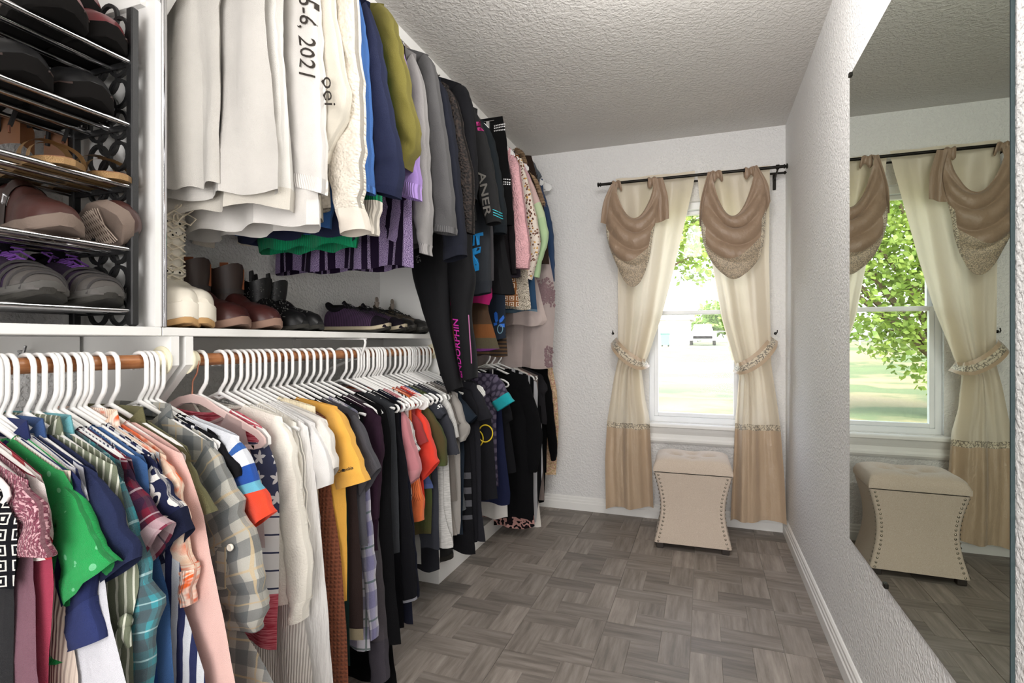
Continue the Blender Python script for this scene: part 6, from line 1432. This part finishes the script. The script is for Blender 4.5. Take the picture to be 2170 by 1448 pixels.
swag('right taupe scarf swag draped on the rod with sequinned border', (1518, 362), (1588, 354), (1554, 458),
     [(1508, 364), (1494, 420), (1486, 490), (1503, 548), (1535, 582), (1555, 589)], [(1600, 354), (1620, 400), (1622, 470), (1612, 540), (1590, 565), (1560, 589)],
     [((1500, 366), (1482, 482), (1492, 476), (1512, 364), [(1484, 430)], [(1496, 430)]), ((1594, 354), (1616, 470), (1632, 428), (1604, 352), [(1604, 420)], [(1626, 390)])])
# tiebacks and their wall hooks
def tieback(label, pts, hook, lab2):
    t = thing('curtain_tieback', label, 'tieback', tuple(P(*hook, Y=3.30)), 'curtain tiebacks')
    C = crom([tuple(P(u, v, Y=Y)) for u, v, Y in pts], 30)
    def pos(i, j, off=0.0):
        k = int(round(i * 30)); c = C[k]; d = Vector(C[min(k + 1, 30)]) - Vector(C[max(k - 1, 0)]); n = Vector((-d.z, 0, d.x)).normalized()
        if n.z < 0: n = -n
        w = .036 * (.72 + .28 * sin(pi * min(i, 1)))
        p = Vector(c) + n * w * (2 * j - 1); return (p.x, p.y - off - .004 * cos(pi * (2 * j - 1) / 2), p.z), (i * .4, j * .07)
    b = MB(); b.grid(30, 6, lambda i, j: pos(i, j)); b.build('band', M_TAUPE, t)
    b = MB(); b.grid(30, 4, lambda i, j: pos(i, .27 + .46 * j, .0025)); b.build('lace_trim', M_LACE, t)
    h = thing('wall_hook', lab2, 'hook', tuple(P(*hook, Y=BACK - .001))); w = P(*hook, Y=BACK - .002)
    b = MB(); b.lathe([(0, BACK - .001), (.008, BACK - .001), (.008, BACK - .004), (.003, BACK - .006)], (w.x, 0, w.z), 'y', 10); b.tube([(w.x, BACK - .004, w.z), (w.x, BACK - .03, w.z - .004), (w.x + .004, BACK - .045, w.z + .004), (w.x + .006, BACK - .042, w.z + .018)], .0028, 6); b.build('hook_arm', M_BLACKMETAL, h)
tieback('left taupe curtain tieback with embroidered lace strip', [(1300, 722, 3.31), (1305, 733, 3.18), (1322, 752, 3.152), (1345, 768, 3.152), (1362, 772, 3.167), (1372, 768, 3.26)], (1299, 707), 'small black wall hook left of the window')
tieback('right taupe curtain tieback with embroidered lace strip', [(1557, 778, 3.26), (1568, 782, 3.167), (1588, 774, 3.152), (1612, 757, 3.152), (1634, 732, 3.18), (1640, 718, 3.31)], (1643, 707), 'small black wall hook right of the window')

# ---------------------------------------------------------------- ottoman
fl_, fr_ = P(1386, 1153, Z=.02), P(1552, 1172, Z=.02)
ox, oy = (fl_.x + fr_.x) / 2, (fl_.y + fr_.y) / 2; hw = (fr_.x - fl_.x) / 2; rzo = atan2(fr_.y - fl_.y, fr_.x - fl_.x)
D = .155
nt = NT('linen'); vec = nt.uv(coord='Object')
w1 = nt.noise(nt.uv(1, 1, coord='Object'), 420.0, 2.0); nt.bump(w1, .35, .002); M_LINEN = nt.fin(vary(nt, vec, nt.ramp(w1, [(.35, '#bfae9d'), (.65, '#d0c1b2')]), .05, 6), .9)
nt.b.inputs['Sheen Weight'].default_value = .2
ot = thing('ottoman', 'beige linen hourglass ottoman with tufted lid and nailheads under the window', 'ottoman', (ox - sin(rzo) * D, oy + cos(rzo) * D, 0), rz=rzo)
HB = .392; ZF = .03
def prof(f): return 1 - .17 * sin(pi * f) ** 1.1
b = MB(); rings = []
for k in range(19):
    f = k / 18; z = ZF + (HB - ZF) * f; a, d = hw * prof(f), D * (1 - .10 * sin(pi * f)); r = .012
    pts = []
    for cx, cy, a0 in ((a - r, -d + r, -pi / 2), (a - r, d - r, 0), (-a + r, d - r, pi / 2), (-a + r, -d + r, pi)):
        for q_ in range(4): pts.append((cx + r * cos(a0 + q_ * pi / 6), cy + r * sin(a0 + q_ * pi / 6), z))
    rings.append(pts)
b.rings(rings, 0, True, True); b.build('base', M_LINEN, ot, off=(0, 0, 0), auto=1.2)
b = MB()
tufts = [(-.5, -.28), (.5, -.28), (0, .05), (-.5, .38), (.5, .38), (0, -.6)]
tufts = [(-.45, .1), (.45, .1), (0, -.32), (0, .5)]
def lidp(i, j):
    x, y = (2 * i - 1), (2 * j - 1)
    X, Y = (hw + .004) * x, (D + .004) * y
    dome = (1 - abs(x) ** 3.5) ** .5 * (1 - abs(y) ** 3.5) ** .5
    z = HB + .006 + .022 + .06 * dome ** .6
    for tx, ty in tufts:
        r2 = ((x - tx) * hw) ** 2 + ((y - ty) * D) ** 2; z -= .030 * math.exp(-r2 / .0007) + .016 * math.exp(-r2 / .005)
    for ty in (-.32,):
        if y < ty: z -= .004 * math.exp(-(x * hw / .006) ** 2)
    return (X, Y, z), (X, Y)
g = b.grid(36, 32, lidp)
edge = [g[0][i] for i in range(37)] + [g[j][36] for j in range(1, 33)] + [g[32][i] for i in range(35, -1, -1)] + [g[j][0] for j in range(31, 0, -1)]
low = [b.vert((b.v[e][0] * 1.0, b.v[e][1] * 1.0, HB + .006)) for e in edge]; n = len(edge)
for k in range(n): b.face((edge[k], edge[(k + 1) % n], low[(k + 1) % n], low[k]))
b.face(low); b.build('lid', M_LINEN, ot, off=(0, 0, 0), auto=1.1)
for tx, ty in tufts:
    c = MB(); c.lathe([(0, .004), (.006, .003), (.008, 0), (.006, -.003)], lidp((tx + 1) / 2, (ty + 1) / 2)[0], 'z', 12); c.build('tuft_button', M_LINEN, ot, off=(0, 0, 0))
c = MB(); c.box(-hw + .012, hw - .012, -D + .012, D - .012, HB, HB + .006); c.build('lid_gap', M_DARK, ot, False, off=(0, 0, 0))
M_NAIL = plain('antique_nail', '#b0a79a', .28, .9)
nm = MB(); nm.lathe([(.0056, 0), (.0052, -.002), (.0032, -.004), (0, -.0046)], (0, 0, 0), 'y', 10, cap=False); NAIL = nm.mesh('nailhead', M_NAIL)
for s in (-1, 1):
    for k in range(18):
        f = (k + .4) / 18; z = ZF + (HB - ZF) * f; a, d = hw * prof(f), D * (1 - .10 * sin(pi * f))
        link('nailhead', NAIL, ot, (s * (a - .019), -d + .0005, z))
        link('nailhead', NAIL, ot, (s * (a - .0005), -d + .013, z), (0, 0, s * pi / 2))
for sx in (-1, 1):
    for sy in (-1, 1):
        c = MB(); c.box(sx * (hw - .03) - .018, sx * (hw - .03) + .018, sy * (D - .025) - .018, sy * (D - .025) + .018, .0002, ZF + .002, bev=.003); c.build('foot', plain('dark_wood_foot', '#2a211c', .5), ot, False, off=(0, 0, 0))
# small wall marks: screw anchors left on the right wall beside the mirror
b = MB()
# ---------------------------------------------------------------- outside
GZ = -.30
nt = NT('dry_lawn'); tc = nt.n('ShaderNodeTexCoord'); vec = tc.outputs['Object']
n1 = nt.noise(vec, .22, 5.0, .6); n2 = nt.noise(vec, 14.0, 4.0)
c = nt.ramp(n1, [(.38, '#7d7259'), (.46, '#746e50'), (.52, '#3f5532'), (.64, '#4a6039')]); 
M_LAWN = nt.fin(nt.mix(nt.math('MULTIPLY', n2, .35), c, lin('#857a60')), .95); nt.bump(n2, .6, .05)
b = MB(); b.rings([[(x, y, z) for y, z in ((BACK + .3, GZ - .3), (BACK + .3, GZ), (18, GZ), (24, GZ + .15), (36, .68), (46, .80), (62, .95), (110, 1.05), (110, GZ - .3))] for x in (-60, 60)], 0, True, True); o = struct(b.build('ground', M_LAWN, None, False))
M_LEAF = []
for i, (c1, c2) in enumerate((('#6f8a3c', '#9aad56'), ('#5c7a3a', '#86a04c'))):
    nt = NT('leaf'); inf = nt.uv(coord='Object'); n = nt.noise(inf, 1.6, 3.0); base = nt.ramp(n, [(.35, c1), (.65, c2)])
    nt.fin(base, .5); tr = nt.n('ShaderNodeBsdfTranslucent'); nt.put(tr.inputs[0], base); mx = nt.n('ShaderNodeMixShader'); mx.inputs[0].default_value = .45
    nt.l(nt.b.outputs[0], mx.inputs[1]); nt.l(tr.outputs[0], mx.inputs[2]); nt.l(mx.outputs[0], nt.out.inputs[0]); M_LEAF.append(nt.m)
M_BARK = plain('bark', '#6b5a4a', .9, bump=.8, bscale=12)
def tree(label, x, y, h, blobs, n, leaf, ml, seed, branches=()):
    t = thing('tree', label, 'tree', (x, y, GZ), 'trees beyond the window'); rnd = random.Random(seed)
    b = MB(); b.tube([(x, y, GZ - .05), (x + .05, y, GZ + h * .25), (x - .05, y + .05, GZ + h * .55)], [.16, .13, .07], 10)
    for (bx, by, bz, r) in blobs: b.tube([(x, y, GZ + h * .22), ((x + bx) / 2, (y + by) / 2, (GZ + h * .3 + bz) / 2 + .2), (bx, by, bz)], [.07, .045, .02], 7)
    b.build('trunk', M_BARK, t)
    c = MB(); tot = sum(r ** 2 for *_, r in blobs)
    for (bx, by, bz, r) in blobs:
        for k in range(int(n * r * r / tot)):
            d = Vector((rnd.gauss(0, 1), rnd.gauss(0, 1), rnd.gauss(0, 1))).normalized() * r * rnd.random() ** .45
            p = Vector((bx, by, bz)) + Vector((d.x, d.y, d.z * .9))
            if p.z < GZ + .08: continue
            a = Vector((rnd.gauss(0, 1), rnd.gauss(0, 1), rnd.gauss(0, .6) - .4)).normalized(); s = leaf * rnd.uniform(.6, 1.25); w = a.orthogonal().normalized(); w = (Matrix.Rotation(rnd.uniform(0, 6.3), 3, a) @ w) * s * .32
            i = [c.vert(q_) for q_ in (p, p + a * s * .45 + w, p + a * s, p + a * s * .45 - w)]; c.face(i)
    o = c.build('crown', ml, t, False, auto=None); o['kind'] = 'stuff'
tree('leafy green tree drooping close outside the window', -3.2, 11.6, 4.2, [(-3.4, 11.6, 1.2, 1.25), (-2.5, 11.2, 2.2, 1.25), (-3.6, 12, 2.9, 1.6), (-1.9, 11.4, 3.1, 1.2), (-.9, 11.5, 3.4, 1.0), (-.1, 11.6, 2.9, .75), (-.35, 11.4, 4.1, .9), (.35, 11.6, 3.9, .7), (-2.3, 11.5, 4.2, 1.4), (-4.4, 11.8, 2.0, 1.2), (-2.2, 11.2, 1.25, .6)], 15000, .13, M_LEAF[0], 4)
GZ = .74
tree('distant hazy tree behind the fence', 2.6, 62, 6, [(1.2, 62, 3.6, 2.2), (4.0, 63, 4.0, 2.6), (7, 64, 3.4, 2.3), (-.8, 63, 2.4, 1.4)], 5000, .5, M_LEAF[1], 9)
M_SIDING = plain('pale_siding', '#dcd9d2', .7); M_ROOF = plain('pale_roof', '#b9b4ac', .8)
Yb = 50; a_, c_ = P(1392, 712, Y=Yb), P(1462, 712, Y=Yb)
sh = thing('shed', 'pale outbuilding beyond the fence seen through the window', 'building', ((a_.x + c_.x) / 2 - 2, Yb, GZ))
b = MB(); b.box(a_.x - 4, c_.x, Yb, Yb + 5, GZ, 3.1); b.build('wall', M_SIDING, sh, False)
b = MB(); b.prism([(Yb - .4, 3.1), (Yb + 2.5, 4.1), (Yb + 5.4, 3.1), (Yb + 5.4, 3.0), (Yb - .4, 3.0)], a_.x - 4.3, c_.x + .3, plane='yz'); b.build('roof', M_ROOF, sh, False)
b = MB(); w0, w1_ = P(1410, 690, Y=Yb), P(1422, 700, Y=Yb); b.box(w0.x, w1_.x, Yb - .05, Yb + .02, w1_.z, w0.z); b.build('window', plain('far_glass', '#8d97a0', .2), sh, False)
fn = thing('fence', 'thin wire fence with pale posts across the yard', 'fence', (0, 40, GZ))
for k in range(9):
    x = -12 + 3.4 * k; b = MB(); b.tube([(x, 40, GZ), (x, 40, 1.85)], .05, 8); b.build('post', plain('fence_post', '#c5c0b8', .7), fn)
for z in (1.15, 1.78):
    b = MB(); b.tube([(-13, 40, z), (0, 40, z), (16, 40, z)], .02, 6); b.build('rail', plain('fence_wire', '#b8b6b2', .6), fn)
a_, c_ = P(1400, 706, Y=36), P(1419, 725, Y=36)
t = thing('refuse_bin', 'green wheeled refuse bin by the fence', 'bin', ((a_.x + c_.x) / 2, 36, GZ)); x, w = (a_.x + c_.x) / 2, (c_.x - a_.x) / 2
b = MB(); b.rings([[(x + sx * w * k, 36 + sy * w * k, z) for sx, sy in ((-1, -1), (1, -1), (1, 1), (-1, 1))] for k, z in ((.8, GZ + .1), (1, a_.z - .1))], 0, True, True); b.build('body', plain('bin_green', '#4f8f72', .5), t, False)
b = MB(); b.box(x - w * 1.06, x + w * 1.06, 36 - w * 1.1, 36 + w * 1.1, a_.z - .1, a_.z, bev=.03); b.build('lid', plain('bin_lid', '#3c6b58', .5), t, False)
for s in (-1, 1):
    b = MB(); b.lathe([(0, -.04), (.1, -.04), (.1, .04), (0, .04)], (x + s * w * .7, 36.2, GZ + .1), 'x', 12); b.build('wheel', M_RUBBER, t)
cx = P(1489, 720, Y=44).x
t = thing('pickup_truck', 'white pickup truck parked beyond the fence', 'truck', (cx, 44, GZ))
M_TRUCK = plain('white_paint', '#e2e4e6', .3)
b = MB(); b.prism([(cx - 1.0 + dx, z) for dx, z in ((0, GZ + .45), (2.0, GZ + .45), (2.0, GZ + 1.05), (1.75, GZ + 1.1), (1.6, GZ + 1.65), (.4, GZ + 1.65), (.25, GZ + 1.1), (0, GZ + 1.05))], 43.2, 46.8); b.build('body', M_TRUCK, t, False)
b = MB(); b.prism([(cx - 1.0 + dx, z) for dx, z in ((.35, GZ + 1.12), (1.65, GZ + 1.12), (1.54, GZ + 1.58), (.46, GZ + 1.58))], 43.17, 43.21); b.build('windscreen', plain('far_glass', '#8d97a0', .2), t, False)
b = MB(); b.box(cx - .7, cx + .7, 43.1, 43.2, GZ + .55, GZ + .75); b.build('grille', M_DARK, t, False)
for sx in (-.85, .85):
    for yy in (43.7, 46.2):
        b = MB(); b.lathe([(0, -.1), (.33, -.1), (.33, .1), (0, .1)], (cx + sx, yy, GZ + .33), 'x', 16); b.build('wheel', M_RUBBER, t)
